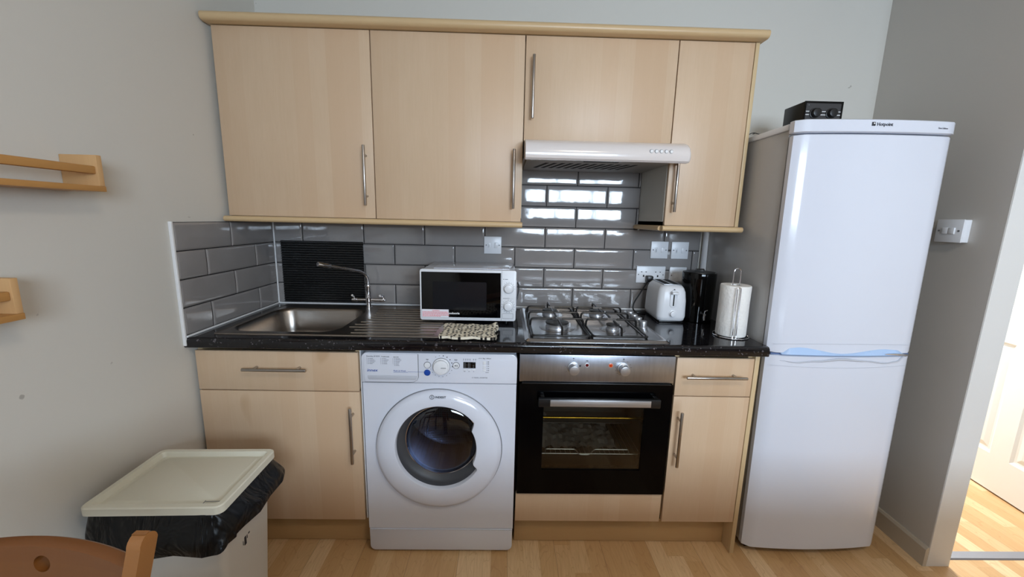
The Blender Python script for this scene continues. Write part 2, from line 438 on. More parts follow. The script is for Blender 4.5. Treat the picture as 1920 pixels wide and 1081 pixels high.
# wall beyond the doorway, with the lintel over the opening, and the hall
b = NB(); box(b, XR+0.0965, 4.2, -0.63, -0.55, 2.05, ZC); box(b, 3.90, 4.2, -0.63, -0.55, 0, 2.05)
struct('wall_hall_front', b, 'wall')
struct('wall_far_right', box(NB(), 4.2, 4.3, WY, 2.1, 0, ZC), 'wall')
struct('wall_hall_right', box(NB(), 3.88, 4.0, -0.55, 2.1, 0, ZC), 'wall')
struct('wall_hall_end', box(NB(), XR, 4.2, 2.1, 2.2, 0, ZC), 'wall')
b = NB(); prism(b, [(-0.612, 0.0), (-0.570, 0.0), (-0.574, 0.006), (-0.608, 0.006)], 'x', XR+0.097, 3.90)
struct('trim_2', b, 'threshold')
# rear wall with its window
b = NB(); holed(b, (0, 4.2, 0, ZC), [(WX0, WZ0), (WX1, WZ0), (WX1, WZ1), (WX0, WZ1)], lambda u, v, d: (u, WY-d, v), 0.1)
struct('wall_rear', b, 'wall_rear')
b = NB()
for x in (WX0, (WX0*2+WX1)/3, (WX0+WX1*2)/3, WX1-0.05): box(b, x, x+0.05, WY-0.07, WY-0.02, WZ0, WZ1)
for z in (WZ0, WZ1-0.05): box(b, WX0, WX1, WY-0.07, WY-0.02, z, z+0.05)
struct('window_1', b, 'doorpaint')

# tiles: pillow-edged glazed bricks over dark grout
def tile(bm, to3, u0, u1, v0, v1, full=(True, True)):
    e = [0, .0008, .002, .004, .0065, .010]
    def axis(a, b_):
        L = b_-a; s = [k for k in e if k < L/2]; mid = [L*t for t in (.2, .35, .5, .65, .8)]
        xs = sorted(set(s+[L-k for k in s]+[q for q in mid if s[-1] < q < L-s[-1]])); return xs, L
    us, LU = axis(u0, u1); vs, LV = axis(v0, v1)
    def h(d): t = min(d/0.010, 1); return 0.0040*(1-(1-t)**3.2)
    G_ = [[bm.verts.new(to3(u0+a, v0+c, min(h(min(a, LU-a)), h(min(c, LV-c)))+0.0015*(1-(2*c/LV-1)**2)+0.0005*(1-(2*a/LU-1)**2)+0.003)) for c in vs] for a in us]
    for i in range(len(us)-1):
        for j in range(len(vs)-1): bm.faces.new((G_[i][j], G_[i+1][j], G_[i+1][j+1], G_[i][j+1]))
ZW = 0.905
bk = NB(); TX, PIT, RH, GR = 1.507, 0.302, 0.102, 0.0032
def back_row(k, xa, xb):
    z0 = ZW+0.004+k*RH; z1 = z0+RH
    if k == 6: z1 = 1.600
    off = TX+(0 if k % 2 == 0 else PIT/2); n0 = math.floor((xa-off)/PIT)
    for n in range(n0, n0+12):
        a = max(off+n*PIT, xa); c = min(off+(n+1)*PIT, xb)
        if c-a > 0.012: tile(bk, lambda u, v, d: (u, -d-0.001, v), a+GR/2, c-GR/2, z0+GR/2, z1-GR/2)
for k in range(4): back_row(k, 0.008, 2.145)
for k in range(4, 7): back_row(k, 1.222, 1.822)
obj('tiles', bk, 'tile', wall_back, smooth=60)
b = NB(); box(b, 0.008, 2.145, -0.0035, 0, ZW, ZW+0.004+4*RH); box(b, 1.222, 1.822, -0.0035, 0, ZW+4*RH, 1.60)
obj('grout', b, 'grout', wall_back, smooth=0)
wl = bpy.data.objects['wall_left']
lk = NB()
for k in range(4):
    z0 = ZW+0.004+k*RH; off = -0.159 if k % 2 == 0 else -0.010
    for n in range(-4, 2):
        a = max(off+n*PIT, -0.602); c = min(off+(n+1)*PIT, -0.010)
        if c-a > 0.012: tile(lk, lambda u, v, d: (d+0.001, u, v), a+GR/2, c-GR/2, z0+GR/2, z0+RH-GR/2)
obj('tiles', lk, 'tile', wl, smooth=60)
obj('grout', box(NB(), 0, 0.0035, -0.602, -0.008, ZW, ZW+0.004+4*RH), 'grout', wl, smooth=0)
b = NB(); box(b, 0, 0.011, -0.612, -0.603, ZW-0.03, ZW+0.006+4*RH, 0.002)
struct('trim_3', b, 'silicone')
b = NB()
tube(b, [(0.011, -0.602, ZW+0.003), (0.011, -0.012, ZW+0.003), (0.02, -0.010, ZW+0.003), (2.145, -0.010, ZW+0.003)], 0.004, 8)
tube(b, [(0.0105, -0.0105, ZW), (0.0105, -0.0105, ZW+4*RH)], 0.0035, 8)
tube(b, [(1.824, -0.006, ZW+4*RH), (1.824, -0.006, 1.60)], 0.004, 8)
struct('trim_4', b, 'silicone')

# hall door, six moulded panels, standing a little open
def panel_door():
    bm = NB(); T = 0.038; Wd = 0.762; Hd = 1.98
    cols = [(0.115, 0.335), (0.427, 0.647)]; rows = [(0.19, 0.78), (0.95, 1.52), (1.63, 1.86)]
    us = sorted({0, Wd, *[u for c in cols for u in c]}); vs = sorted({0, Hd, *[v for r in rows for v in r]})
    for sgn, yy in ((1, 0), (-1, T)):
        for i in range(len(us)-1):
            for j in range(len(vs)-1):
                a, c, d, e = us[i], us[i+1], vs[j], vs[j+1]
                if (a, c) in cols and (d, e) in rows:
                    L = []
                    for ins, dep in ((0, 0), (0.012, 0.007), (0.022, 0.008), (0.045, 0.002)):
                        q = yy+sgn*dep
                        L.append([(a+ins, q, d+ins), (c-ins, q, d+ins), (c-ins, q, e-ins), (a+ins, q, e-ins)])
                    loft(bm, L, close_last=True)
                else: bm.faces.new([bm.verts.new(p) for p in ((a, yy, d), (c, yy, d), (c, yy, e), (a, yy, e))])
    for q in ([(0, 0, 0), (0, T, 0), (0, T, Hd), (0, 0, Hd)], [(Wd, 0, 0), (Wd, T, 0), (Wd, T, Hd), (Wd, 0, Hd)], [(0, 0, 0), (Wd, 0, 0), (Wd, T, 0), (0, T, 0)], [(0, 0, Hd), (Wd, 0, Hd), (Wd, T, Hd), (0, T, Hd)]):
        bm.faces.new([bm.verts.new(p) for p in q])
    return bm
d1 = obj('door_1', panel_door(), 'doorpaint', kind='structure', smooth=0)
d1.location = (3.785, 0.185, 0.008); d1.rotation_euler = (0, 0, -PI/2-math.radians(9))
b = NB(); cyl(b, (0.705, -0.045, 0.99), (0.705, 0, 0.99), 0.009, 12); cyl(b, (0.705, -0.005, 0.99), (0.705, 0, 0.99), 0.025, 20); tube(b, [(0.705, -0.045, 0.99), (0.60, -0.045, 0.99)], 0.009, 12)
obj('door_handle', b, 'chrome', d1)

# white boxed pipe beside the tiles
b = NB(); cyl(b, (2.1735, -0.0245, 0), (2.1735, -0.0245, 2.0), 0.0235, 24)
obj('water_pipe', b, 'white_pl', label='white vertical pipe between the tiles and the side of the fridge', cat='pipe', org=(2.172, -0.022, 0))

# ================================================================== WALL CABINETS
U0, DU, UZB, UZT = 0.0196, 0.332, 1.342, 2.0535
B0, DB = 0.0149, 0.584
def handle(door, p0, p1, out=0.034, r=0.0058, ax='z', fy=None):
    """bar handle from p0 to p1 standing off the door face at y=fy"""
    bm = NB(); p0, p1 = Vector(p0), Vector(p1); d = (p1-p0).normalized()
    cyl(bm, p0, p1, r, 14, bev=0.0012)
    for t in (0.16, 0.84):
        q = p0.lerp(p1, t); cyl(bm, (q.x, fy+0.0, q.z), (q.x, p0.y+0.002, q.z), 0.0046, 10)
    return obj('handle', bm, 'satin', door)
def wall_unit(name, label, x0, x1, z0, z1, hx, hz0, hz1, side=None):
    t = thing(name, label, 'cupboard', ((x0+x1)/2, -DU/2, z0), 'wall cupboards')
    bm = NB(); fy = -DU+0.019
    for a in ((x0, x0+0.016, fy, -0.002, z0, z1), (x1-0.016, x1, fy, -0.002, z0, z1), (x0, x1, fy, -0.002, z0, z0+0.016), (x0, x1, fy, -0.002, z1-0.016, z1), (x0, x1, -0.008, -0.002, z0, z1)): box(bm, *a)
    obj('carcass', bm, side or 'maple_edge', t, smooth=0)
    d = obj('door', box(NB(), x0+0.002, x1-0.002, -DU, -DU+0.0175, z0+0.001, z1-0.001, 0.0012), 'maple', t)
    handle(d, (hx, -DU-0.030, hz0), (hx, -DU-0.030, hz1), fy=-DU)
    return t
wall_unit('wall_cupboard', 'maple wall cupboard at the far left, over the sink, handle low on its right', U0, U0+0.6, UZB, UZT, 0.588, 1.395, 1.628)
wall_unit('wall_cupboard', 'maple wall cupboard above the microwave, full height, handle beside the hood', U0+0.6, U0+1.2, UZB, UZT, 1.184, 1.395, 1.628)
wall_unit('wall_cupboard', 'short maple wall cupboard directly over the cooker hood', U0+1.2, U0+1.8, 1.664, UZT, 1.252, 1.744, 1.975)
wall_unit('wall_cupboard', 'narrow maple wall cupboard at the right end, beside the fridge', U0+1.8, U0+2.1, UZB, UZT, 1.846, 1.397, 1.625, side=mat('white_melamine', (206, 204, 196), 0.4))
obj('end_panel', box(NB(), U0+2.101, U0+2.116, -DU, -0.002, UZB, UZT, 0.0008), 'maple_edge', label='upright pale maple panel closing the right end of the wall cupboards', cat='panel', org=(U0+2.108, -0.166, UZB))
def mould_profile(y, z0, z1, dep):
    h = z1-z0; r = h/2; out = [(y+dep, z0), (y+dep, z1)]
    for k in range(9): a = PI/2+PI*k/8; out.append((y+r+r*math.cos(a)*1.0, z0+r+r*math.sin(a)))
    return out
b = NB(); prism(b, mould_profile(-DU-0.042, UZT+0.002, UZT+0.034, 0.07), 'x', U0-0.010, U0+2.128, 0.0)
obj('cornice', b, 'mould', label='long rounded maple cornice running along the top of the wall cupboards', cat='cornice', org=(1.07, -DU, UZT))
b = NB(); prism(b, mould_profile(-DU-0.030, UZB-0.023, UZB-0.0005, 0.06), 'x', U0-0.004, U0+1.204)
obj('light_rail', b, 'mould', label='long rounded maple pelmet under the two left wall cupboards', cat='pelmet', org=(0.62, -DU, UZB-0.023))
b = NB(); prism(b, mould_profile(-DU-0.030, UZB-0.023, UZB-0.0005, 0.06), 'x', U0+1.785, U0+2.122)
prism(b, [(U0+1.785, UZB-0.023), (U0+1.840, UZB-0.023), (U0+1.840, UZB-0.0005), (U0+1.785, UZB-0.0005), (U0+1.776, UZB-0.006), (U0+1.776, UZB-0.018)], 'y', -DU, -0.012)
obj('light_rail', b, 'mould', label='short rounded maple pelmet under the narrow right-hand wall cupboard', cat='pelmet', org=(1.97, -DU, UZB-0.023))

# ================================================================== BASE CABINETS
BZB, BZD, BZT = 0.1477, 0.6963, 0.851
def base_unit(label, x0, x1, hd, hv):
    t = thing('base_cupboard', label, 'cupboard', ((x0+x1)/2, -DB/2, BZB), 'base cupboards')
    bm = NB(); fy = -DB+0.019
    for a in ((x0, x0+0.016, fy, -0.03, BZB, BZT+0.012), (x1-0.016, x1, fy, -0.03, BZB, BZT+0.012), (x0, x1, fy, -0.03, BZB, BZB+0.016), (x0, x1, -0.04, -0.03, BZB, BZT), (x0, x1, fy, fy+0.1, BZD-0.008, BZD+0.008)): box(bm, *a)
    obj('carcass', bm, 'maple_edge', t, smooth=0)
    dr = obj('drawer', box(NB(), x0+0.002, x1-0.002, -DB, -DB+0.0175, BZD+0.002, BZT, 0.0012), 'maple', t)
    do = obj('door', box(NB(), x0+0.002, x1-0.002, -DB, -DB+0.0175, BZB, BZD-0.002, 0.0012), 'maple', t)
    handle(dr, (hd[0], -DB-0.032, hd[2]), (hd[1], -DB-0.032, hd[2]), fy=-DB)
    handle(do, (hv[0], -DB-0.032, hv[1]), (hv[0], -DB-0.032, hv[2]), fy=-DB)
    return t
base_unit('maple base cupboard with drawer, left of the washing machine under the sink', B0, B0+0.6, (0.202, 0.434, 0.790), (0.586, 0.415, 0.643))
base_unit('narrow maple base cupboard with drawer, right of the oven', B0+1.8, B0+2.1, (1.844, 2.074, 0.784), (1.841, 0.415, 0.643))
obj('end_panel', box(NB(), B0+2.101, B0+2.118, -DB, -0.03, 0.0, 0.864, 0.0008), 'maple_edge', label='floor-standing maple end panel beside the lower part of the fridge', cat='panel', org=(2.124, -0.3, 0))
b = NB(); box(b, B0+0.602, B0+0.606, -DB+0.01, -0.03, 0.147, 0.86)
obj('filler_strip', b, 'white_pl', label='thin white strip between left base cupboard and washing machine', cat='strip', org=(0.62, -0.3, 0.147))
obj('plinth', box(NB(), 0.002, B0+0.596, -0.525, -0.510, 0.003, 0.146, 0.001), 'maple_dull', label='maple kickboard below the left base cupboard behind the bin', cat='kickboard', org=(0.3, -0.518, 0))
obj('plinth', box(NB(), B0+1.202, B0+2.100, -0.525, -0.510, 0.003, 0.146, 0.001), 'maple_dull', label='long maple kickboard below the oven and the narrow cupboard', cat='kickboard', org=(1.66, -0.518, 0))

# ================================================================== WORKTOP
YF = -0.608; TZ0 = ZW-0.038; SX0, SX1, SY0, SY1 = 0.085, 0.505, -0.515, -0.115
b = NB()
hole = [(x, y) for x, y in rrect(SX0-0.006, SX1+0.006, SY0-0.006, SY1+0.006, 0.075)]
holed(b, (0.012, 0.95, -0.588, -0.012), hole, lambda u, v, d: (u, v, ZW-d), 0.038)
box(b, 0.95, 2.149, -0.588, -0.012, TZ0, ZW)
nose = [(-0.588, TZ0), (-0.588, ZW)]
for k in range(9): a = PI/2+PI/2*k/8; nose.append((-0.594+0.014*math.cos(a), ZW-0.014+0.014*math.sin(a)))
for k in range(5): a = PI+PI/2*k/4; nose.append((-0.602+0.006*math.cos(a), TZ0+0.006+0.006*math.sin(a)))
prism(b, nose, 'x', 0.0, 2.149)
box(b, 0.0, 0.012, -0.588, -0.012, TZ0, ZW)
obj('worktop', b, 'worktop', label='long black speckled worktop running over the cupboards and appliances', cat='worktop', org=(1.077, -0.3, TZ0))

# ================================================================== SINK
sk = thing('kitchen_sink', 'stainless steel inset sink with drainer at the left of the worktop', 'sink', (0.30, -0.30, ZW))
RX0, RX1, RY0, RY1 = 0.066, 0.945, -0.555, -0.040
b = NB(); zt = ZW+0.0045
hole = rrect(SX0, SX1, SY0, SY1, 0.075, 8)
# rim plate with raised lip
holed(b, (RX0+0.008, RX1-0.008, RY0+0.008, RY1-0.008), hole, lambda u, v, d: (u, v, ZW+0.0022-d), 0.0)
lip = [[(x, y, z) for x, y in rrect(RX0+i, RX1-i, RY0+i, RY1-i, 0.012-i*0.5, 5)] for i, z in ((0, ZW+0.0004), (0.001, ZW+0.003), (0.004, zt), (0.008, ZW+0.003), (0.0095, ZW+0.0022))]
loft(b, lip); obj('rim', b, 'sink', sk, smooth=50)
def bl(ins, z, r): return [(x, y, z) for x, y in rrect(SX0+ins, SX1-ins, SY0+ins, SY1-ins, r, 8)]
b = NB(); loft(b, [bl(-0.001, ZW+0.0022, 0.076), bl(0.004, ZW-0.002, 0.073), bl(0.009, ZW-0.012, 0.07), bl(0.018, ZW-0.10, 0.066), bl(0.026, ZW-0.135, 0.06), bl(0.045, ZW-0.152, 0.05), bl(0.09, ZW-0.158, 0.03)], close_last=True)
obj('bowl', b, 'sink', sk, smooth=60)
b = NB(); cyl(b, (0.295, -0.315, ZW-0.157), (0.295, -0.315, ZW-0.150), 0.042, 28, bev=0.002); obj('waste', b, 'chrome', sk)
b = NB()
for i in range(11):
    y = -0.115-i*0.040; x0 = 0.545+0.02*math.sin(i*0.5); x1 = 0.915-0.003*i
    if y < -0.09: prism(b, [(y-0.0055, ZW+0.002), (y-0.003, ZW+0.0052), (y+0.003, ZW+0.0052), (y+0.0055, ZW+0.002)], 'x', x0+(0.0 if i < 9 else 0.04), x1)
obj('drainer_ridges', b, 'sink', sk, smooth=50)
# mixer tap
tp = thing('mixer_tap', 'chrome mixer tap with long swivel spout behind the sink', 'tap', (0.490, -0.085, ZW+0.003))
tx, ty = 0.490, -0.085
b = NB(); tube(b, [(tx, ty, 0.908), (tx, ty, 0.912), (tx, ty, 0.914), (tx, ty, 0.934), (tx, ty, 0.938), (tx, ty, 0.955), (tx, ty, 0.965), (tx, ty, 1.012), (tx, ty, 1.016), (tx, ty, 1.020)], [0.018, 0.018, 0.0115, 0.0105, 0.014, 0.0155, 0.014, 0.0105, 0.0125, 0.011], 24)
cyl(b, (0.425, ty, 0.947), (0.555, ty, 0.947), 0.0085, 20)
obj('body', b, 'chrome', tp)
for s, xe in ((-1, 0.408), (1, 0.572)):
    b = NB(); cyl(b, (xe-s*0.001, ty, 0.947), (xe-s*0.026, ty, 0.947), 0.0105, 20, bev=0.001)
    q = xe-s*0.010
    tube(b, [(q, ty, 0.955), (q+s*0.000, ty-0.004, 0.966), (q-s*0.004, ty-0.016, 0.973), (q-s*0.006, ty-0.036, 0.975)], [0.005, 0.0055, 0.006, 0.005], 12)
    obj('lever', b, 'chrome', tp)
sp = smooth_path([(tx, ty, 1.015), (tx, ty-0.001, 1.042), (tx-0.007, ty-0.009, 1.070), (tx-0.024, ty-0.033, 1.090), (tx-0.048, ty-0.070, 1.103), (0.352, -0.290, 1.143)], 7)
b = NB(); tube(b, sp, 0.0072, 16); e1 = Vector((0.352, -0.290, 1.143)); dd = (e1-Vector((tx-0.048, ty-0.070, 1.103))).normalized()
obj('spout', b, 'chrome', tp)
b = NB(); cyl(b, e1-dd*0.055, e1+dd*0.004, 0.0105, 18, bev=0.001); obj('nozzle', b, 'chrome', tp)

# black ribbed panel on the tiles behind the sink
b = NB(); zb0, zb1 = ZW+0.008, 1.224; n = 26; prof = [(-0.0115, zb0), (-0.0115, zb1)]
for k in range(n):
    z = zb1-(zb1-zb0)*k/n; h = (zb1-zb0)/n
    prof += [(-0.0150, z), (-0.0195, z-h*0.25), (-0.0195, z-h*0.72), (-0.0150, z-h*0.95)]
prism(b, prof, 'x', 0.044, 0.448)
obj('ribbed_panel', b, 'black_pl', label='black ribbed plastic panel standing on the tiles behind the sink', cat='panel', org=(0.246, -0.015, zb0), smooth=20)

# ================================================================== WASHING MACHINE
WMX0, WMX1, WMF = 0.628, 1.208, -0.585
wm = thing('washing_machine', 'white front-loading washing machine with round porthole under the worktop', 'washing machine', (0.918, -0.30, 0))
cx, cz = 0.914, 0.466
b = NB(); box(b, WMX0+0.002, WMX1-0.002, -0.555, -0.05, 0.02, 0.852, 0.004)
for f in [f for f in b.faces if abs(f.calc_center_median().y+0.555) < 0.004 and abs(f.normal.y) > 0.9]: b.faces.remove(f)
obj('body', b, 'white', wm)
DCX, DCZ = 0.918, 0.484
hole = [(DCX+0.178*math.cos(2*PI*k/72), DCZ+0.180*math.sin(2*PI*k/72)) for k in range(72)]
b = NB(); holed(b, (WMX0, WMX1, 0.112, 0.735), hole, lambda u, v, d: (u, WMF+d, v), 0.03)
obj('front_panel', b, 'white', wm)
# kick panel, rounded lower corners
def rp(x0, x1, z0, z1, rb, rt, n=6):
    o_ = []
    for cx_, cz_, a, r in ((x1-rt, z1-rt, 0, rt), (x0+rt, z1-rt, PI/2, rt), (x0+rb, z0+rb, PI, rb), (x1-rb, z0+rb, 1.5*PI, rb)):
        for k in range(n+1): o_.append((cx_+r*math.cos(a+PI/2*k/n), cz_+r*math.sin(a+PI/2*k/n)))
    return o_
b = NB(); prism(b, rp(WMX0+0.002, WMX1-0.002, 0.012, 0.109, 0.022, 0.002), 'y', WMF-0.003, -0.52, 0.003); obj('kick_panel', b, 'white', wm)
b = NB(); prism(b, rp(WMX0-0.001, WMX1+0.001, 0.738, 0.856, 0.004, 0.024), 'y', WMF-0.006, -0.50, 0.004); obj('control_panel', b, 'white', wm)
for fx in (WMX0+0.05, WMX1-0.05):
    for fy in (-0.50, -0.10): obj('foot', cyl(NB(), (fx, fy, 0), (fx, fy, 0.022), 0.018, 16), 'black_pl', wm)
# door ring, its inner edge bitten by the hand grip on the right
def rin(a):
    a = (a+PI) % (2*PI)-PI; r = 0.1665
    lo, hi = -0.46, 0.52
    if lo < a < hi: return 0.140
    if hi <= a < hi+0.14: return 0.140+(a-hi)/0.14*0.0265
    if lo-0.06 < a <= lo: return 0.140+(lo-a)/0.06*0.0265
    return r
NA = 160; loops = []
prof = [(1.0, 0.000), (0.995, -0.010), (0.96, -0.018), (0.80, -0.026), (0.45, -0.031), (0.12, -0.033), (0.03, -0.032), (0.0, -0.026)]
for t, dy in prof:
    L = []
    for k in range(NA):
        a = 2*PI*k/NA; ri = rin(a); ix, iz = DCX+ri*math.cos(a), DCZ+ri*1.03*math.sin(a)
        ox, oz = cx+0.242*math.cos(a), cz+0.246*math.sin(a)
        L.append((ix+(ox-ix)*t, WMF+dy, iz+(oz-iz)*t))
    loops.append(L)
loops.append([(DCX+rin(2*PI*k/NA)*math.cos(2*PI*k/NA), WMF+0.004, DCZ+rin(2*PI*k/NA)*1.03*math.sin(2*PI*k/NA)) for k in range(NA)])
b = NB(); loft(b, loops); dr = obj('porthole_door', b, 'white', wm, smooth=50)
b = NB(); tube(b, [(cx+0.2435*math.cos(2*PI*k/96), WMF-0.001, cz+0.2475*math.sin(2*PI*k/96)) for k in range(96)], 0.0016, 6, closed=True)
obj('door_seam', b, 'grey_pl', dr)
def ell(c, rx, rz, y, n=72): return [(c[0]+rx*math.cos(2*PI*k/n), y, c[1]+rz*math.sin(2*PI*k/n)) for k in range(n)]
b = NB(); loft(b, [ell((DCX, DCZ), 0.178, 0.181, WMF-0.008), ell((DCX, DCZ), 0.166, 0.170, WMF-0.014), ell((DCX+0.004, DCZ+0.008), 0.150, 0.153, WMF-0.004), ell((DCX+0.005, DCZ+0.012), 0.142, 0.144, WMF+0.012)])
obj('gasket', b, 'gasket', dr, smooth=60)
b = NB(); tube(b, [(DCX+0.005+0.142*math.cos(2*PI*k/72), WMF+0.010, DCZ+0.012+0.144*math.sin(2*PI*k/72)) for k in range(72)], 0.002, 8, closed=True)
obj('glass_ring', b, 'chrome', dr)
gl = [ell((DCX+0.005, DCZ+0.012), 0.142*math.cos(t), 0.144*math.cos(t), WMF+0.012-0.020*math.sin(t)) for t in (0, 0.3, 0.6, 0.9, 1.2, 1.42)]
b = NB(); loft(b, gl, close_last=True); obj('glass', b, 'door_glass', dr, smooth=60)
b = NB(); loft(b, [ell((DCX, DCZ), 0.150, 0.150, WMF+0.014), ell((DCX, DCZ), 0.20, 0.20, WMF+0.06), ell((DCX, DCZ), 0.225, 0.225, WMF+0.10), ell((DCX, DCZ), 0.225, 0.225, WMF+0.36), ell((DCX, DCZ), 0.12, 0.12, WMF+0.39)], close_last=True)
obj('drum', b, 'drum', wm, smooth=60)
# detergent drawer with its scooped grip
PF = WMF-0.006
b = NB(); prism(b, rp(WMX0+0.010, 0.838, 0.742, 0.852, 0.012, 0.004), 'y', PF-0.0022, PF+0.01, 0.001); dd_ = obj('detergent_drawer', b, 'white', wm)
b = NB(); prism(b, rp(WMX0+0.022, 0.834, 0.750, 0.768, 0.008, 0.003), 'y', PF-0.0034, PF, 0.0015); obj('grip', b, 'lightgrey', dd_)
b = NB(); tube(b, [(0.839, PF-0.0014, 0.852), (0.839, PF-0.0014, 0.762), (0.834, PF-0.0014, 0.750), (0.822, PF-0.0014, 0.743), (0.80, PF-0.0014, 0.740), (WMX0+0.01, PF-0.0014, 0.740)], 0.0012, 6); obj('drawer_gap', b, 'grey_pl', dd_)
# dial and buttons
b = NB(); cyl(b, (0.925, PF+0.001, 0.806), (0.925, PF-0.006, 0.806), 0.0315, 40, bev=0.001); cyl(b, (0.925, PF-0.005, 0.806), (0.925, PF-0.020, 0.806), 0.0275, 40, bev=0.003)
dl = obj('dial', b, 'white_pl', wm)
b = NB(); tube(b, [(0.925+0.0318*math.cos(2*PI*k/48), PF-0.0012, 0.806+0.0318*math.sin(2*PI*k/48)) for k in range(48)], 0.0011, 6, closed=True); obj('dial_ring', b, 'grey_pl', dl)
b = NB(); box(b, 0.926, 0.945, PF-0.0208, PF-0.0198, 0.805, 0.807); obj('pointer', b, 'grey_pl', dl)
def ringbtn(x, z, r, m_in, m_out, nm):
    b = NB(); cyl(b, (x, PF+0.001, z), (x, PF-0.003, z), r, 28, bev=0.0008); o_ = obj(nm, b, m_in, wm)
    b = NB(); tube(b, [(x+(r+0.001)*math.cos(2*PI*k/32), PF-0.0006, z+(r+0.001)*math.sin(2*PI*k/32)) for k in range(32)], 0.0009, 6, closed=True); obj('ring', b, m_out, o_); return o_
ringbtn(0.873, 0.810, 0.0115, 'white_pl', 'print', 'button')
pb = ringbtn(0.872, 0.780, 0.0105, 'blue', 'print_blue', 'button'); pb['label'] = 'blue quick wash button'
sb = ringbtn(0.980, 0.810, 0.0115, 'white_pl', 'print', 'button')
b = NB(); prism(b, [(0.976, 0.806), (0.980, 0.810), (0.976, 0.814)], 'y', PF-0.0036, PF-0.0030); box(b, 0.9820, 0.9830, PF-0.0036, PF-0.003, 0.806, 0.814); box(b, 0.9845, 0.9855, PF-0.0036, PF-0.003, 0.806, 0.814); obj('play_symbol', b, 'print_dk', sb)
ds = obj('display', box(NB(), 1.007, 1.053, PF-0.0016, PF+0.001, 0.800, 0.824, 0.0008), 'display', wm)
b = NB()
for r_ in range(5):
    z = 0.8205-r_*0.0042
    for x_, w_ in ((1.009, 0.005), (1.0155, 0.002), (1.024, 0.007), (1.033, 0.0015)): box(b, x_, x_+w_, PF-0.0019, PF-0.0015, z-0.0009, z+0.0006)
    if r_ > 1: box(b, 1.043, 1.0465, PF-0.0019, PF-0.0015, z-0.0009, z+0.0006)
obj('display_marks', b, 'grey_pl', ds)
for x_ in (1.0065, 1.0235, 1.041):
    obj('button', box(NB(), x_, x_+0.012, PF-0.002, PF+0.001, 0.7915, 0.7965, 0.0008), 'white_pl', wm)
for z_, h_ in ((0.8155, 0.0125), (0.806, 0.0055), (0.7975, 0.0055), (0.789, 0.0055)):
    obj('button', box(NB(), 1.080, 1.091, PF-0.002, PF+0.001, z_, z_+h_, 0.0008), 'white_pl', wm)
# printed marks on the panel
def marks(items, y, m, parent, nm='printed_marks'):
    b = NB()
    for x0, x1, z0, z1 in items: box(b, x0, x1, y-0.0004, y+0.0002, z0, z1)
    return obj(nm, b, m, parent, smooth=0)
it = []; rng = random.Random(3)
for cx0, n_, st in ((0.655, 5, 0.0052), (0.706, 5, 0.0052), (0.751, 6, 0.0052)):
    for i in range(n_):
        z = 0.8335-i*st; it.append((cx0, cx0+0.0024, z-0.0010, z+0.0010))
        xx = cx0+0.005; end = xx+rng.uniform(0.010, 0.021)
        while xx < end: w_ = rng.uniform(0.002, 0.005); it.append((xx, min(xx+w_, end), z-0.0007, z+0.0007)); xx += w_+0.0008
for x_ in (0.650, 0.701, 0.746): it.append((x_, x_+0.0005, 0.811, 0.836))
marks(it, PF-0.0024, 'print', wm)
it = []
for i, x_ in enumerate((1.008, 1.016, 1.024, 1.032, 1.045, 1.053)): it += [(x_-0.0009, x_+0.0009, 0.8285, 0.8303), (x_-0.0016, x_+0.0016, 0.8335, 0.8348), (x_-0.0012, x_+0.0012, 0.8352, 0.8362)]
for z_ in (0.827, 0.822, 0.817, 0.809, 0.800, 0.792): it.append((1.0945, 1.0960, z_-0.0008, z_+0.0008)); it.append((1.0985, 1.103, z_-0.0008, z_+0.0007))
for a in range(16):
    an = math.radians(120-a*22.5*0.9); R_ = 0.0415; x_, z_ = 0.925+R_*math.cos(an), 0.806+R_*math.sin(an); s_ = 0.0018 if 1 < a < 7 else 0.0010; it.append((x_-s_, x_+s_, z_-s_, z_+s_))
marks(it, PF-0.0003, 'print_dk', wm, 'printed_dots')
it = [(x_, x_+w_, z_, z_+0.0014) for x_, w_, z_ in ((0.868, 0.010, 0.832), (0.870, 0.006, 0.829), (0.973, 0.012, 0.832), (0.974, 0.010, 0.829), (1.009, 0.006, 0.786), (1.026, 0.005, 0.786), (1.044, 0.003, 0.786), (1.090, 0.012, 0.783))]
marks(it, PF-0.0003, 'print', wm, 'small_marks')
yT = PF-0.0026
text('lettering', "Everyday 20' ECO", 0.0066, (0.6490, yT, 0.8400), 'print_dk', wm)
text('lettering', 'Traditionals', 0.0062, (0.7030, yT, 0.8392), 'print_dk', wm)
text('lettering', 'Specials', 0.0062, (0.7480, yT, 0.8384), 'print_dk', wm)
text('lettering', 'innex', 0.0155, (0.6480, yT, 0.7825), 'print_blue', wm, label='blue italic word on the drawer front', shear=0.25, bold=0.0002, sx=1.15)
text('lettering', 'Push & Wash', 0.0085, (0.7470, yT, 0.7835), 'print_blue', wm, label='blue words beside the blue button')
b = NB(); box(b, 0.747, 0.800, yT-0.0003, yT+0.0003, 0.7802, 0.7810); box(b, 0.800, 0.861, yT-0.0003, yT+0.0003, 0.7826, 0.7834); obj('underline', b, 'print_blue', wm)
text('lettering', 'A+++  8kg / 1400rpm', 0.0062, (1.064, PF-0.0004, 0.8370), 'print_dk', wm, sx=0.85)
text('lettering', '10 YEARS | INVERTER', 0.0064, (1.038, PF-0.0004, 0.7605), 'print', wm)
b = NB(); tube(b, [(0.893+0.0080*math.cos(2*PI*k/28), WMF-0.0312, 0.6935+0.0080*math.sin(2*PI*k/28)) for k in range(28)], 0.0008, 6, closed=True); box(b, 0.8922, 0.8938, WMF-0.0318, WMF-0.0300, 0.6895, 0.6955); box(b, 0.8922, 0.8938, WMF-0.0318, WMF-0.0300, 0.6968, 0.6985); obj('emblem', b, 'print_dk', dr)
text('lettering', 'INDESIT', 0.0112, (0.905, WMF-0.0306, 0.6897), 'print_dk', dr, ext=0.0006)

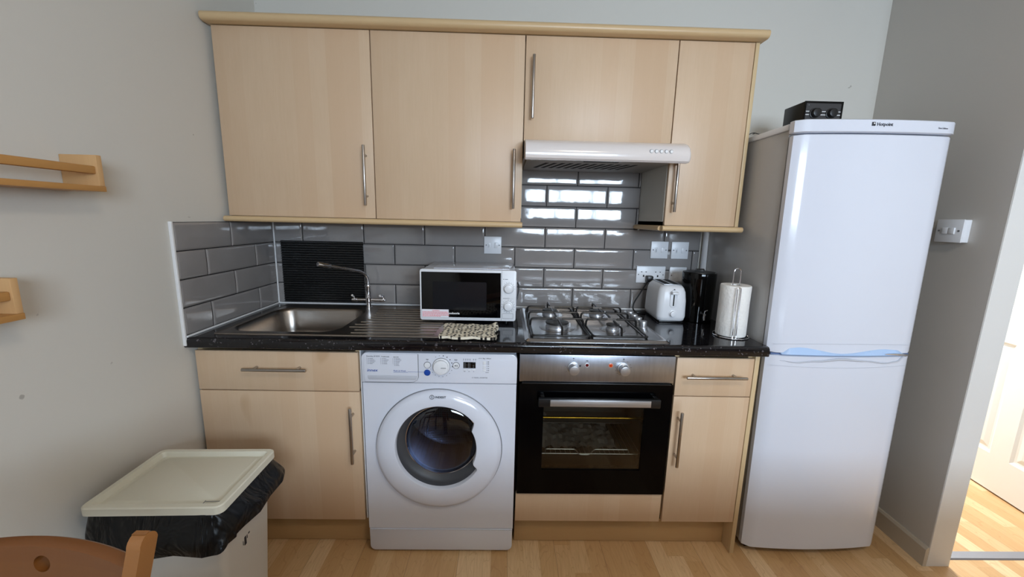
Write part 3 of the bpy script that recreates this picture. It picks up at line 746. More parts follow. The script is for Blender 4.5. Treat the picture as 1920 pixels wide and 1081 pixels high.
# ================================================================== OVEN
OX0, OX1, OF = 1.2185, 1.8075, -0.590
ov = thing('oven', 'built-in single oven with black glass door and steel control panel', 'oven', (1.513, -0.30, 0.275))
obj('control_panel', box(NB(), OX0, OX1, OF, OF+0.03, 0.750, 0.857, 0.0015), 'steel_panel', ov)
b = NB()
for a in ((OX0+0.02, OX0+0.03, OF+0.03, -0.06, 0.285, 0.845), (OX1-0.03, OX1-0.02, OF+0.03, -0.06, 0.285, 0.845), (OX0+0.02, OX1-0.02, OF+0.03, -0.06, 0.835, 0.845), (OX0+0.02, OX1-0.02, OF+0.03, -0.06, 0.285, 0.295), (OX0+0.02, OX1-0.02, -0.07, -0.06, 0.285, 0.845)): box(b, *a)
obj('casing', b, 'dark', ov, smooth=0)
hole = [(1.704, 0.650), (1.314, 0.650), (1.314, 0.385), (1.704, 0.385)]
b = NB(); holed(b, (OX0+0.001, OX1-0.001, 0.279, 0.743), hole, lambda u, v, d: (u, OF-0.004+d, v), 0.030); od = obj('door', b, 'oven_black', ov)
b = NB(); box(b, 1.30, 1.72, OF+0.0, OF+0.003, 0.37, 0.665); obj('window', b, 'oven_glass', od)
b = NB(); box(b, 1.290, 1.750, OF-0.040, OF-0.024, 0.666, 0.700, 0.003)
for x_ in (1.298, 1.728): box(b, x_, x_+0.016, OF-0.028, OF-0.003, 0.672, 0.700, 0.002)
h_ = obj('handle', b, 'black_pl', od)
obj('handle_strip', box(NB(), 1.334, 1.712, OF-0.0425, OF-0.0395, 0.671, 0.696, 0.001), 'alu', h_, label='silver strip on the handle')
obj('door_lip', box(NB(), OX0+0.01, OX1-0.01, OF-0.006, OF+0.01, 0.7435, 0.7475, 0.001), 'black_pl', ov)
b = NB(); IX0, IX1, IY0, IY1, IZ0, IZ1 = 1.285, 1.735, OF+0.035, -0.13, 0.335, 0.700
for a in ((IX0-0.004, IX0, IY0, IY1, IZ0, IZ1), (IX1, IX1+0.004, IY0, IY1, IZ0, IZ1), (IX0, IX1, IY0, IY1, IZ0-0.004, IZ0), (IX0, IX1, IY0, IY1, IZ1, IZ1+0.004), (IX0, IX1, IY1, IY1+0.004, IZ0, IZ1)): box(b, *a)
obj('cavity', b, 'oven_in', ov, smooth=0)
b = NB(); ry = OF+0.055; rz = 0.418
tube(b, [(IX0+0.004, ry, rz), (IX1-0.004, ry, rz)], 0.0022, 8); tube(b, [(IX0+0.004, IY1-0.03, rz), (IX1-0.004, IY1-0.03, rz)], 0.0022, 8)
tube(b, round_path([(1.335, ry, rz), (1.335, ry, rz+0.020), (1.455, ry, rz+0.020), (1.475, ry, rz-0.004), (1.515, ry, rz-0.004), (1.535, ry, rz+0.020), (1.675, ry, rz+0.020), (1.675, ry, rz)], 0.008), 0.0025, 8)
for k in range(22): x_ = IX0+0.012+k*(IX1-IX0-0.024)/21; tube(b, [(x_, ry, rz), (x_, IY1-0.03, rz)], 0.0014, 6)
obj('rack', b, 'alu', ov)
b = NB(); box(b, IX0, IX1, OF+0.30, OF+0.306, 0.475, 0.600, 0.0); box(b, IX0, IX1, OF+0.20, OF+0.306, 0.472, 0.476)
obj('liner', b, 'oven_in', ov)
b = NB(); cyl(b, (IX0+0.002, OF+0.085, 0.560), (IX1-0.002, OF+0.085, 0.560), 0.0055, 12); obj('grill_bar', b, 'brass', ov)
# crumpled foil lying on the rack
b = NB(); rg = random.Random(5); nx, ny = 26, 12; gv = [[None]*ny for _ in range(nx)]
for i in range(nx):
    for j in range(ny):
        t = max(0, 1-i/9.0)
        gv[i][j] = b.verts.new((IX0+0.01+i*0.0135+rg.uniform(-.003, .003), ry+0.02+j*0.018+rg.uniform(-.004, .004), rz+0.008+rg.uniform(0, 0.016)+t*j*0.008))
for i in range(nx-1):
    for j in range(ny-1): b.faces.new((gv[i][j], gv[i+1][j], gv[i+1][j+1], gv[i][j+1]))
obj('foil_sheet', b, 'foil', None, label='crumpled silver foil lying on the rack inside the oven', cat='foil', smooth=15, org=(1.46, -0.45, rz))
for x_ in (1.420, 1.610):
    b = NB(); cyl(b, (x_, OF+0.002, 0.808), (x_, OF-0.006, 0.808), 0.0225, 32, bev=0.001); cyl(b, (x_, OF-0.004, 0.808), (x_, OF-0.030, 0.806), 0.0190, 32, bev=0.002)
    k_ = obj('knob', b, 'alu', ov); obj('pointer', box(NB(), x_-0.0006, x_+0.0006, OF-0.0306, OF-0.0298, 0.812, 0.822), 'grey_pl', k_)
for x_, m_, rm in ((1.472, 'red_lens', 'white_pl'), (1.562, 'amber_lens', 'amber_ring')):
    b = NB(); cyl(b, (x_, OF+0.001, 0.819), (x_, OF-0.0022, 0.819), 0.0082, 20, bev=0.0008); o_ = obj('indicator_ring', b, rm, ov)
    b = NB(); cyl(b, (x_, OF+0.001, 0.819), (x_, OF-0.0032, 0.819), 0.0062, 20, bev=0.0008); obj('indicator_lens', b, m_, o_, label='round %s indicator light' % ('dark red' if m_ == 'red_lens' else 'amber'))
it = []
for x_, an in ((1.420, (90, 170, 215, 300, 20)), (1.610, (90, 60, 30, 5, 175, 200, 225, 250))):
    for a in an: q = math.radians(a); it.append((x_+0.030*math.cos(q)-0.0025, x_+0.030*math.cos(q)+0.0025, 0.809+0.029*math.sin(q)-0.0005, 0.809+0.029*math.sin(q)+0.0005))
it += [(1.417, 1.423, 0.843, 0.846), (1.607, 1.613, 0.843, 0.846), (1.468, 1.476, 0.834, 0.837), (1.443, 1.449, 0.812, 0.818)]
marks(it, OF-0.0001, 'print_dk', ov, 'printed_marks')
obj('oven_filler_panel', box(NB(), OX0-0.002, OX1-0.001, -DB, -DB+0.0175, BZB, 0.272, 0.0012), 'maple', label='horizontal maple panel directly below the oven door', cat='panel', org=(1.51, -DB, BZB))

# ================================================================== HOB
hb = thing('gas_hob', 'stainless steel four-burner gas hob with black pan supports', 'hob', (1.51, -0.32, ZW))
HX0, HX1, HY0, HY1 = 1.236, 1.785, -0.590, -0.050
hz = ZW+0.010
def hq(i, z, r=0.02): return [(x+(0.028 if (x > 1.6 and False) else 0), y, z) for x, y in rrect(HX0+i, HX1-i, HY0+i, HY1-i, max(r-i, 0.004), 5)]
b = NB(); loft(b, [hq(0, ZW), hq(0, ZW+0.002), hq(0.012, hz), hq(0.022, hz), hq(0.028, hz-0.003)], close_first=True, close_last=True); obj('plate', b, 'hobsteel', hb, smooth=30)
pz = hz-0.003
for nm, x_, y_, r_ in (('big', 1.378, -0.405, 0.046), ('small', 1.606, -0.425, 0.025), ('med', 1.372, -0.185, 0.033), ('med', 1.596, -0.180, 0.033)):
    b = NB(); tube(b, [(x_, y_, pz), (x_, y_, pz+0.001), (x_, y_, pz+0.0012)], [r_+0.028, r_+0.027, r_+0.01], 40)
    bo = obj('burner', b, 'hobsteel', hb)
    b = NB(); tube(b, [(x_, y_, pz), (x_, y_, pz+0.006), (x_, y_, pz+0.008), (x_, y_, pz+0.017), (x_, y_, pz+0.019)], [r_+0.002, r_+0.001, r_-0.003, r_, r_-0.002], 40); obj('flame_ring', b, 'alu', bo)
    b = NB(); tube(b, [(x_, y_, pz+0.0185), (x_, y_, pz+0.021), (x_, y_, pz+0.0245), (x_, y_, pz+0.0255)], [r_-0.002, r_+0.002, r_+0.001, r_-0.006], 40); obj('burner_cap', b, 'burner', bo)
    b = NB(); cyl(b, (x_+r_+0.010, y_+0.012, pz), (x_+r_+0.010, y_+0.012, pz+0.018), 0.0025, 8); obj('igniter', b, 'white_pl', bo)
gz = ZW+0.047; gb = ZW+0.016; R5 = 0.0042
def support(x0, x1, fx, bx):
    b = NB(); y0, y1 = -0.555, -0.085
    tube(b, round_path([(x0, y0, gb), (x1, y0, gb), (x1, y1, gb), (x0, y1, gb)], 0.012, 4, True), R5, 8, closed=True)
    def arch(y, xa, xb):
        if xa is None: tube(b, round_path([(x0, y, gb), (x0, y, gz), (x1, y, gz), (x1, y, gb)], 0.016, 5), R5, 8)
        else:
            tube(b, round_path([(x0, y, gb), (x0, y, gz), (xa, y, gz)], 0.016, 5), R5, 8); tube(b, round_path([(x1, y, gb), (x1, y, gz), (xb, y, gz)], 0.016, 5), R5, 8)
    arch(-0.185, bx-0.022, bx+0.022); arch(-0.300, None, None); arch(-0.412, fx-0.020, fx+0.020)
    tube(b, round_path([(fx, y0, gb), (fx, y0, gz), (fx, -0.440, gz)], 0.016, 5), R5, 8)
    tube(b, [(fx, -0.300, gz), (fx, -0.375, gz)], R5, 8)
    tube(b, round_path([(bx, y1, gb), (bx, y1, gz), (bx, -0.160, gz)], 0.016, 5), R5, 8)
    tube(b, [(bx, -0.300, gz), (bx, -0.215, gz)], R5, 8)
    for x_ in (x0, x1):
        for y_ in (y0+0.02, y1-0.02): cyl(b, (x_, y_, pz), (x_, y_, gb), 0.005, 8)
    return obj('pan_support', b, 'iron', hb)
support(1.266, 1.486, 1.378, 1.372); support(1.498, 1.708, 1.606, 1.596)
for y_ in (-0.205, -0.262, -0.320, -0.382):
    b = NB(); cyl(b, (1.748, y_, pz), (1.748, y_, pz+0.004), 0.0185, 28); cyl(b, (1.748, y_, pz+0.003), (1.748, y_, pz+0.029), 0.0160, 28, bev=0.002); obj('knob', b, 'alu', hb)

# ================================================================== COOKER HOOD
hd = thing('cooker_hood', 'white visor cooker hood under the short wall cupboard', 'cooker hood', (1.52, -0.25, 1.575))
X0, X1 = 1.2235, 1.842
prof = [(-0.334, 1.602), (-0.334, 1.662), (-0.350, 1.665)]
prof += [(-0.430, 1.652), (-0.455, 1.644), (-0.473, 1.630), (-0.482, 1.612), (-0.484, 1.594), (-0.480, 1.580), (-0.472, 1.574), (-0.460, 1.574)]
b = NB(); prism(b, prof, 'x', X0, X1)
tb = [e for e in b.edges if all(abs(v.co.x-X1) < 1e-5 for v in e.verts) and all(v.co.y < -0.345 for v in e.verts)]
bmesh.ops.bevel(b, geom=tb, offset=0.012, segments=4, profile=0.5, affect='EDGES')
obj('visor', b, 'hood', hd, smooth=35)
XU = U0+1.798
b = NB(); box(b, X0, XU, -0.334, -0.012, 1.600, 1.660); obj('casing', b, 'hood', hd, smooth=0)
b = NB(); box(b, X0+0.01, XU-0.004, -0.455, -0.015, 1.588, 1.6015, 0.001); up = obj('filter_panel', b, 'hood_under', hd)
b = NB()
for k in range(12):
    x_ = X0+0.07+k*0.034; tbm = NB(); box(tbm, x_, x_+0.016, -0.29, -0.13, 1.5872, 1.5884)
    for v in tbm.verts: v.co.x += (v.co.y+0.2)*-0.25
    merge(b, tbm)
obj('vent_slots', b, 'dark', up, smooth=0)
b = NB(); box(b, 1.46, 1.60, -0.40, -0.365, 1.5835, 1.589, 0.002); obj('lamp_cover', b, 'dark', up)
for k in range(5):
    x_ = 1.690+k*0.0185; b = NB(); cyl(b, (x_, -0.470, 1.614), (x_, -0.4855, 1.612), 0.0055, 16, bev=0.0008); o_ = obj('button', b, 'print_wh', hd)
    b = NB(); cyl(b, (x_-0.0006, -0.470, 1.6135), (x_-0.0006, -0.4835, 1.6125), 0.0070, 16); obj('button_ring', b, 'grey_pl', o_)

# ================================================================== SWITCHES AND SOCKETS
def plate(name, label, x0, x1, z0, z1, kind):
    t = thing(name, label, 'socket' if kind == 'double' else 'switch', ((x0+x1)/2, -0.006, (z0+z1)/2))
    obj('plate', box(NB(), x0, x1, -0.0185, -0.0065, z0, z1, 0.0025), 'white_pl', t)
    zc = (z0+z1)/2; xc = (x0+x1)/2
    for x_ in (x0+0.011, x1-0.011): obj('screw', cyl(NB(), (x_, -0.018, zc), (x_, -0.0195, zc), 0.0032, 12), 'grey_pl', t)
    if kind == 'spur':
        obj('fuse_holder', box(NB(), xc-0.024, xc-0.012, -0.0205, -0.018, zc-0.014, zc+0.012, 0.0012), 'white_pl', t)
        b = NB(); box(b, xc-0.019, xc-0.017, -0.0210, -0.0203, zc-0.010, zc+0.004); obj('fuse_mark', b, 'print', t)
        obj('rocker', box(NB(), xc+0.008, xc+0.026, -0.0215, -0.018, zc-0.014, zc+0.014, 0.0015), 'white_pl', t)
    if kind == 'half':
        obj('rocker', box(NB(), xc-0.018, xc+0.002, -0.0215, -0.018, zc-0.014, zc+0.014, 0.0015), 'white_pl', t)
    if kind == 'double':
        for s in (-1, 1):
            q = xc+s*0.036; b = NB()
            box(b, q-0.0035, q+0.0035, -0.0188, -0.0180, zc-0.012, zc-0.002); box(b, q-0.015, q-0.008, -0.0188, -0.0180, zc+0.012, zc+0.0155); box(b, q+0.008, q+0.015, -0.0188, -0.0180, zc+0.012, zc+0.0155)
            obj('pin_holes', b, 'dark', t, smooth=0)
            obj('rocker', box(NB(), xc+s*0.010-0.008, xc+s*0.010+0.008, -0.0215, -0.018, zc-0.026, zc-0.006, 0.0015), 'white_pl', t)
    return t
plate('fused_switch', 'square white fused switch on the tiles above the microwave', 1.050, 1.137, 1.180, 1.266, 'spur')
plate('fused_switch', 'left of the two square white switches high on the tiles by the narrow cupboard', 1.892, 1.979, 1.174, 1.260, 'spur')
plate('fused_switch', 'right of the two square white switches high on the tiles, nearest the white pipe', 1.996, 2.083, 1.174, 1.260, 'spur')
plate('double_socket', 'double white plug socket behind the top of the toaster', 1.827, 1.975, 1.048, 1.134, 'double')
plate('cooker_switch', 'square white switch partly hidden behind the black canister', 1.997, 2.084, 1.046, 1.132, 'half')
# light switch on the right wall
SWX = 2.9025
t = thing('light_switch', 'white double light switch on the grey wall right of the fridge', 'light switch', (SWX, -0.487, 1.347))
obj('back_box', box(NB(), SWX-0.028, SWX, -0.533, -0.442, 1.305, 1.390, 0.002), 'white_pl', t)
obj('plate', box(NB(), SWX-0.034, SWX-0.028, -0.534, -0.441, 1.304, 1.391, 0.002), 'white_pl', t)
for q in (-0.499, -0.476): obj('rocker', box(NB(), SWX-0.039, SWX-0.033, q-0.0105, q+0.0105, 1.336, 1.360, 0.002), 'white_pl', t)
for q in (-0.522, -0.453): obj('screw', cyl(NB(), (SWX-0.034, q, 1.348), (SWX-0.0355, q, 1.348), 0.0035, 12), 'grey_pl', t)

# ================================================================== MICROWAVE
MX0, MX1, MF, MZ0, MZ1 = 0.797, 1.206, -0.345, 0.921, 1.139
mw = thing('microwave', 'white microwave with black glass door standing on the worktop', 'microwave', (1.0, -0.2, ZW))
b = NB(); box(b, MX0+0.004, MX1-0.004, MF+0.02, -0.03, MZ0, MZ1-0.003, 0.006); box(b, MX1-0.006, MX1+0.004, MF+0.05, -0.05, MZ0+0.03, MZ1-0.05, 0.004)
box(b, MX0+0.05, MX1-0.03, MF+0.05, -0.05, MZ1-0.005, MZ1-0.0005, 0.001)
obj('cabinet', b, 'white', mw)
b = NB(); prism(b, rrect(MX0, MX1, MZ0-0.002, MZ1, 0.010), 'y', MF, MF+0.025, 0.002); obj('front_frame', b, 'white_pl', mw)
b = NB(); prism(b, rrect(MX0+0.007, 1.141, MZ0+0.012, MZ1-0.011, 0.002), 'y', MF-0.003, MF, 0.001); md = obj('door', b, 'black_gloss', mw)
b = NB(); prism(b, rrect(MX0+0.055, 1.080, MZ0+0.045, MZ1-0.052, 0.006), 'y', MF-0.0036, MF-0.002); obj('window', b, 'mw_glass', md)
obj('warning_sticker', box(NB(), MX0+0.008, MX0+0.122, MF-0.0040, MF-0.0028, MZ0+0.012, MZ0+0.046), 'sticker', md, label='white warning sticker with red print')
it = []; rng = random.Random(8)
for i in range(5):
    z = MZ0+0.035-i*0.0048; xx = MX0+0.011
    while xx < MX0+(0.118 if i != 4 else 0.085): w_ = rng.uniform(0.003, 0.009); it.append((xx, xx+w_, z-0.0012, z+0.0010)); xx += w_+0.0015
stk = marks(it, MF-0.0041, 'print_red', md, 'sticker_lines')
text('lettering', 'WARNING', 0.0065, (MX0+0.052, MF-0.0042, MZ0+0.0385), 'print_red', md, bold=0.0001)
text('lettering', 'cookworks', 0.0120, (MX0+0.122, MF-0.0036, MZ0+0.026), 'print_wh', md, bold=0.0004, sx=0.85)
b = NB(); box(b, 1.1435, 1.1445, MF-0.0006, MF+0.001, MZ0, MZ1-0.002); obj('panel_gap', b, 'grey_pl', mw)
for z_, r_ in ((MZ1-0.077, 0.0195), (MZ0+0.064, 0.0195)):
    b = NB(); cyl(b, (1.173, MF+0.001, z_), (1.173, MF-0.003, z_), r_+0.002, 36, bev=0.001); cyl(b, (1.173, MF-0.002, z_), (1.173, MF-0.016, z_), r_-0.002, 36, bev=0.003)
    k_ = obj('dial', b, 'white_pl', mw)
    b = NB(); tube(b, [(1.173+(r_+0.0022)*math.cos(2*PI*k/40), MF-0.0005, z_+(r_+0.0022)*math.sin(2*PI*k/40)) for k in range(40)], 0.0008, 6, closed=True); obj('dial_ring', b, 'grey_pl', k_)
it = []
for a in range(9): q = math.radians(130-a*22); it.append((1.173+0.027*math.cos(q)-0.0009, 1.173+0.027*math.cos(q)+0.0009, MZ1-0.077+0.027*math.sin(q)-0.0010, MZ1-0.077+0.027*math.sin(q)+0.0010)) if a < 7 else None
for a in range(14): q = math.radians(90-a*24); it.append((1.173+0.0275*math.cos(q)-0.0011, 1.173+0.0275*math.cos(q)+0.0011, MZ0+0.064+0.0275*math.sin(q)-0.0012, MZ0+0.064+0.0275*math.sin(q)+0.0012))
it += [(1.150, 1.154, MZ1-0.0385, MZ1-0.036), (1.157, 1.170, MZ1-0.0385, MZ1-0.0365), (1.150, 1.178, MZ0+0.0985, MZ0+0.0995), (1.150, 1.196, MZ0+0.0965, MZ0+0.0970)]
marks(it, MF-0.0001, 'print', mw)
b = NB(); tube(b, round_path([(1.149, MF-0.0004, MZ0+0.010), (1.195, MF-0.0004, MZ0+0.010), (1.195, MF-0.0004, MZ0+0.032), (1.149, MF-0.0004, MZ0+0.032)], 0.003, 4, True), 0.0006, 6, closed=True); obj('door_button', b, 'grey_pl', mw)
obj('top_label', box(NB(), 1.075, 1.145, MF+0.045, MF+0.085, MZ1-0.0008, MZ1+0.0002), 'sticker', mw)
b = NB(); tube(b, smooth_path([(1.205, -0.06, 1.02), (1.222, -0.05, 1.04), (1.228, -0.05, 1.01), (1.222, -0.055, 0.965), (1.212, -0.06, 0.95)], 6), 0.0035, 8); obj('power_cord', b, 'black_pl', mw)
for x_ in (MX0+0.04, MX1-0.04):
    for y_ in (MF+0.05, -0.08): obj('foot', cyl(NB(), (x_, y_, ZW+0.0005), (x_, y_, MZ0+0.002), 0.012, 14), 'black_pl', mw)

# spotted cloth, folded, half on the drainer
def cloth_bm():
    b = NB(); nx, ny = 44, 40; P = [(0.914, -0.400), (1.128, -0.412), (1.122, -0.592), (0.918, -0.588)]
    rg = random.Random(2)
    def pt(u, v, lay):
        x = (P[0][0]*(1-u)+P[1][0]*u)*(1-v)+(P[3][0]*(1-u)+P[2][0]*u)*v; y = (P[0][1]*(1-u)+P[1][1]*u)*(1-v)+(P[3][1]*(1-u)+P[2][1]*u)*v
        x += 0.006*math.sin(v*9)*(u-0.5)*2; y += 0.005*math.sin(u*11+1)*(v-0.3)
        h = 0.0016*math.sin(u*14+v*3)*math.sin(v*10+1.2)+0.0008*math.sin(u*27+v*16)+0.002
        h += 0.010*math.exp(-((u-1)**2+(v-0.0)**2)/0.01)
        return Vector((x, y, ZW+0.0085+lay*0.0050+h))
    top = [[b.verts.new(pt(i/nx, j/ny, 1)) for j in range(ny+1)] for i in range(nx+1)]
    bot = [[b.verts.new(Vector((q.x+0.002, q.y, max(ZW+0.0062, q.z-0.0045)))) for q in (pt(i/nx, j/ny, 0) for j in range(ny+1))] for i in range(nx+1)]
    for L in (top, bot):
        for i in range(nx):
            for j in range(ny): b.faces.new((L[i][j], L[i+1][j], L[i+1][j+1], L[i][j+1]))
    rim = lambda L: [L[i][0] for i in range(nx+1)]+[L[nx][j] for j in range(1, ny+1)]+[L[i][ny] for i in range(nx-1, -1, -1)]+[L[0][j] for j in range(ny-1, 0, -1)]
    A, B_ = rim(top), rim(bot)
    for k in range(len(A)): b.faces.new((A[k], A[(k+1) % len(A)], B_[(k+1) % len(A)], B_[k]))
    return b
obj('dish_cloth', cloth_bm(), 'cloth', label='folded cream dish cloth with black spots in front of the microwave', cat='cloth', org=(1.02, -0.5, ZW), smooth=60)

# ================================================================== TOASTER
ts = thing('toaster', 'white two-slice toaster between the hob and the black canister', 'toaster', (1.908, -0.150, ZW))
TW, TD = 0.066, 0.108; tcx, tcy = 1.924, -0.166
def tl(z, i, r): return [(x, y, z) for x, y in rrect(tcx-TW+i, tcx+TW-i, tcy-TD+i, tcy+TD-i, r, 8)]
b = NB(); loft(b, [tl(ZW+0.008, 0.010, 0.022), tl(ZW+0.012, 0.004, 0.026), tl(ZW+0.03, 0.0, 0.028), tl(ZW+0.10, 0.001, 0.03), tl(ZW+0.140, 0.005, 0.03), tl(ZW+0.158, 0.011, 0.03), tl(ZW+0.168, 0.020, 0.026), tl(ZW+0.172, 0.032, 0.02)], close_first=True, close_last=True)
tb_ = obj('shell', b, 'white_pl', ts, smooth=60)
b = NB(); box(b, tcx-TW+0.012, tcx+TW-0.012, tcy-TD+0.010, tcy+TD-0.012, ZW+0.0006, ZW+0.010, 0.002); obj('base', b, 'black_pl', ts)
zt_ = ZW+0.1725
b = NB(); box(b, tcx-0.040, tcx+0.040, tcy-0.082, tcy+0.082, zt_-0.001, zt_+0.0015, 0.0006); ob = obj('slot_plate', b, 'alu', ts)
for q in (-0.020, 0.020): obj('slot', box(NB(), tcx+q-0.013, tcx+q+0.013, tcy-0.074, tcy+0.074, zt_+0.0008, zt_+0.002), 'dark', ob)
fy = tcy-TD
b = NB(); prism(b, rrect(tcx-0.016, tcx+0.016, ZW+0.072, ZW+0.150, 0.014), 'y', fy-0.0022, fy+0.006, 0.001); ck = obj('lever_track', b, 'white_pl', ts)
obj('lever_slot', box(NB(), tcx-0.003, tcx+0.003, fy-0.0028, fy+0.004, ZW+0.080, ZW+0.140, 0.001), 'dark', ck)
b = NB(); box(b, tcx-0.015, tcx+0.015, fy-0.022, fy-0.002, ZW+0.134, ZW+0.146, 0.003); obj('lever', b, 'white_pl', ts)
b = NB(); cyl(b, (tcx, fy+0.003, ZW+0.044), (tcx, fy-0.003, ZW+0.044), 0.0165, 28, bev=0.001); cyl(b, (tcx, fy, ZW+0.044), (tcx, fy-0.014, ZW+0.044), 0.0125, 28, bev=0.002); obj('dial', b, 'white_pl', ts)
obj('dot', cyl(NB(), (tcx+0.001, fy+0.004, ZW+0.1545), (tcx+0.001, fy-0.001, ZW+0.1545), 0.002, 10), 'dark', ts)
b = NB(); tube(b, smooth_path([(1.885, -0.032, 1.068), (1.868, -0.040, 1.045), (1.835, -0.055, 0.995), (1.806, -0.070, 0.950), (1.803, -0.080, 0.920), (1.82, -0.095, 0.910), (1.86, -0.09, 0.912)], 8), 0.0035, 8)
box(b, 1.868, 1.900, -0.052, -0.020, 1.055, 1.088, 0.005); obj('power_cord', b, 'black_pl', ts)
ts.rotation_euler = (0, 0, math.radians(-3))

# tall black canister with small chrome tap
cn = thing('canister', 'tall glossy black canister with small chrome tap between toaster and kitchen roll', 'canister', (2.066, -0.205, ZW))
cx_, cy_ = 2.060, -0.200
b = NB(); tube(b, [(cx_, cy_, ZW+z) for z in (0.0006, 0.003, 0.01, 0.2, 0.222, 0.227, 0.2265, 0.222)], [0.066, 0.069, 0.069, 0.074, 0.0745, 0.073, 0.070, 0.068], 48); obj('body', b, 'black_gloss', cn, smooth=50)
b = NB(); tube(b, [(cx_, cy_, ZW+0.224), (cx_, cy_, ZW+0.229), (cx_, cy_, ZW+0.231)], [0.067, 0.065, 0.052], 40); tube(b, round_path([(cx_-0.02, cy_, ZW+0.229), (cx_-0.02, cy_, ZW+0.240), (cx_+0.02, cy_, ZW+0.240), (cx_+0.02, cy_, ZW+0.229)], 0.006), 0.003, 8); obj('lid', b, 'black_pl', cn)
b = NB(); q = cy_-0.072; cyl(b, (cx_-0.004, q+0.004, ZW+0.045), (cx_-0.004, q-0.020, ZW+0.045), 0.006, 14); cyl(b, (cx_-0.004, q-0.016, ZW+0.048), (cx_-0.004, q-0.018, ZW+0.020), 0.0045, 12); tube(b, [(cx_-0.004, q-0.016, ZW+0.046), (cx_-0.002, q-0.018, ZW+0.062), (cx_+0.008, q-0.020, ZW+0.066)], 0.0025, 8); obj('tap', b, 'chrome', cn)

# kitchen roll on its wire holder
hx, hy = 2.084, -0.455
hr = thing('roll_holder', 'chrome wire kitchen roll holder at the right end of the worktop', 'holder', (hx, hy, ZW))
b = NB(); tube(b, [(hx+0.066*math.cos(2*PI*k/40), hy+0.066*math.sin(2*PI*k/40), ZW+0.003) for k in range(40)], 0.0025, 8, closed=True); tube(b, [(hx-0.066, hy, ZW+0.003), (hx+0.066, hy, ZW+0.003)], 0.002, 8); tube(b, [(hx, hy-0.066, ZW+0.003), (hx, hy+0.066, ZW+0.003)], 0.002, 8); obj('base_ring', b, 'chrome', hr)
pts = [(hx-0.014, hy, ZW+0.003), (hx-0.014, hy, ZW+0.262)]+[(hx-0.014*math.cos(a), hy, ZW+0.262+0.014*math.sin(a)) for a in (PI*k/10 for k in range(1, 10))]+[(hx+0.014, hy, ZW+0.262), (hx+0.014, hy, ZW+0.003)]
b = NB(); tube(b, pts, 0.0022, 10); obj('centre_loop', b, 'chrome', hr)
xa = hx-0.022; ya = hy-0.0605
b = NB(); tube(b, round_path([(xa-0.007, ya-0.004, ZW+0.003), (xa-0.007, ya, ZW+0.208), (xa+0.007, ya, ZW+0.208), (xa+0.007, ya-0.004, ZW+0.003)], 0.007, 6), 0.0020, 10); obj('side_arm', b, 'chrome', hr)
b = NB(); prf = [(0.020, ZW+0.006), (0.0545, ZW+0.006), (0.0560, ZW+0.009), (0.0558, ZW+0.07), (0.0552, ZW+0.14), (0.0560, ZW+0.207), (0.0545, ZW+0.210), (0.020, ZW+0.210), (0.020, ZW+0.006)]
loops = [[(hx+r*math.cos(2*PI*k/64)*(1+0.012*math.sin(2*PI*k/64*3)), hy+r*math.sin(2*PI*k/64), z) for k in range(64)] for r, z in prf]
loft(b, loops); obj('paper_roll', b, 'paper', label='white kitchen paper roll standing on the wire holder', cat='kitchen roll', org=(hx, hy, ZW+0.006), smooth=50)

# ================================================================== FRIDGE FREEZER
fr = thing('fridge_freezer', 'tall white fridge freezer with bowed doors at the right of the kitchen', 'fridge freezer', (2.435, -0.30, 0))
FX0, FX1 = 2.172, 2.731; FB = -0.052; FFY = -0.535
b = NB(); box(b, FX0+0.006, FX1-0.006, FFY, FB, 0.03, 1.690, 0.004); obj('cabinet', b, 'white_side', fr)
def fdoor(z0, z1, ex=0.0):
    def L(z, i):
        pts = []; x0, x1 = FX0-ex+i, FX1+ex-i; yb = FFY-0.014
        pts.append((x1, yb, z))
        n = 22
        for k in range(n+1):
            t = 1-k/n; x = x0+(x1-x0)*t; s = 2*t-1
            y = -0.584-ex+i-0.018*(1-s*s)
            e_ = min(x-x0, x1-x); rr = 0.016
            if e_ < rr: y += (rr-math.sqrt(max(rr*rr-(rr-e_)**2, 0)))*1.0
            pts.append((x, min(y, yb), z))
        # refine the rounded corners
        pts.append((x0, yb, z)); return pts
    b = NB(); loft(b, [L(z0, 0.004), L(z0+0.003, 0.0), L(z1-0.003, 0.0), L(z1, 0.004)], close_first=True, close_last=True); return b
obj('freezer_door', fdoor(0.035, 0.872), 'white', fr, smooth=50)
obj('fridge_door', fdoor(0.880, 1.668), 'white', fr, smooth=50)
tt = obj('top_trim', fdoor(1.673, 1.716, 0.004), 'white', fr, smooth=50)
b = NB(); box(b, FX0, FX1, FFY, FB, 1.690, 1.712, 0.006); obj('top_lid', b, 'white_pl', fr)
b = NB(); box(b, FX0+0.009, FX1-0.009, FFY-0.014, FFY, 0.05, 1.67); obj('door_seal', b, 'gasket', fr)
b = NB(); prism(b, [(FX0+0.03, -0.545), (FX0+0.03, FB), (FX1-0.03, FB), (FX1-0.03, -0.545)], 'z', 0.002, 0.032); obj('foot_plinth', b, 'black_pl', fr)
def fy_at(x):
    s = 2*(x-FX0)/(FX1-FX0)-1; e_ = min(x-FX0, FX1-x); y = -0.584-0.018*(1-s*s)
    if e_ < 0.016: y += 0.016-math.sqrt(max(0.016**2-(0.016-e_)**2, 0))
    return y
def wave(pts, x):
    for (a, p), (c, q) in zip(pts, pts[1:]):
        if a <= x <= c: t = (x-a)/(c-a); t = t*t*(3-2*t); return p+(q-p)*t
    return pts[-1][1]
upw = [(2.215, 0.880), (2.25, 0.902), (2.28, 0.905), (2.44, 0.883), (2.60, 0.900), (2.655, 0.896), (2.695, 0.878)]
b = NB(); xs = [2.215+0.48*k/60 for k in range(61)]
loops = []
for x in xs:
    z = wave(upw, x); y = fy_at(x); loops.append([(x, y+0.003, z+0.001), (x, y-0.001, z), (x, y-0.009, 0.8785), (x, y+0.003, 0.8785)])
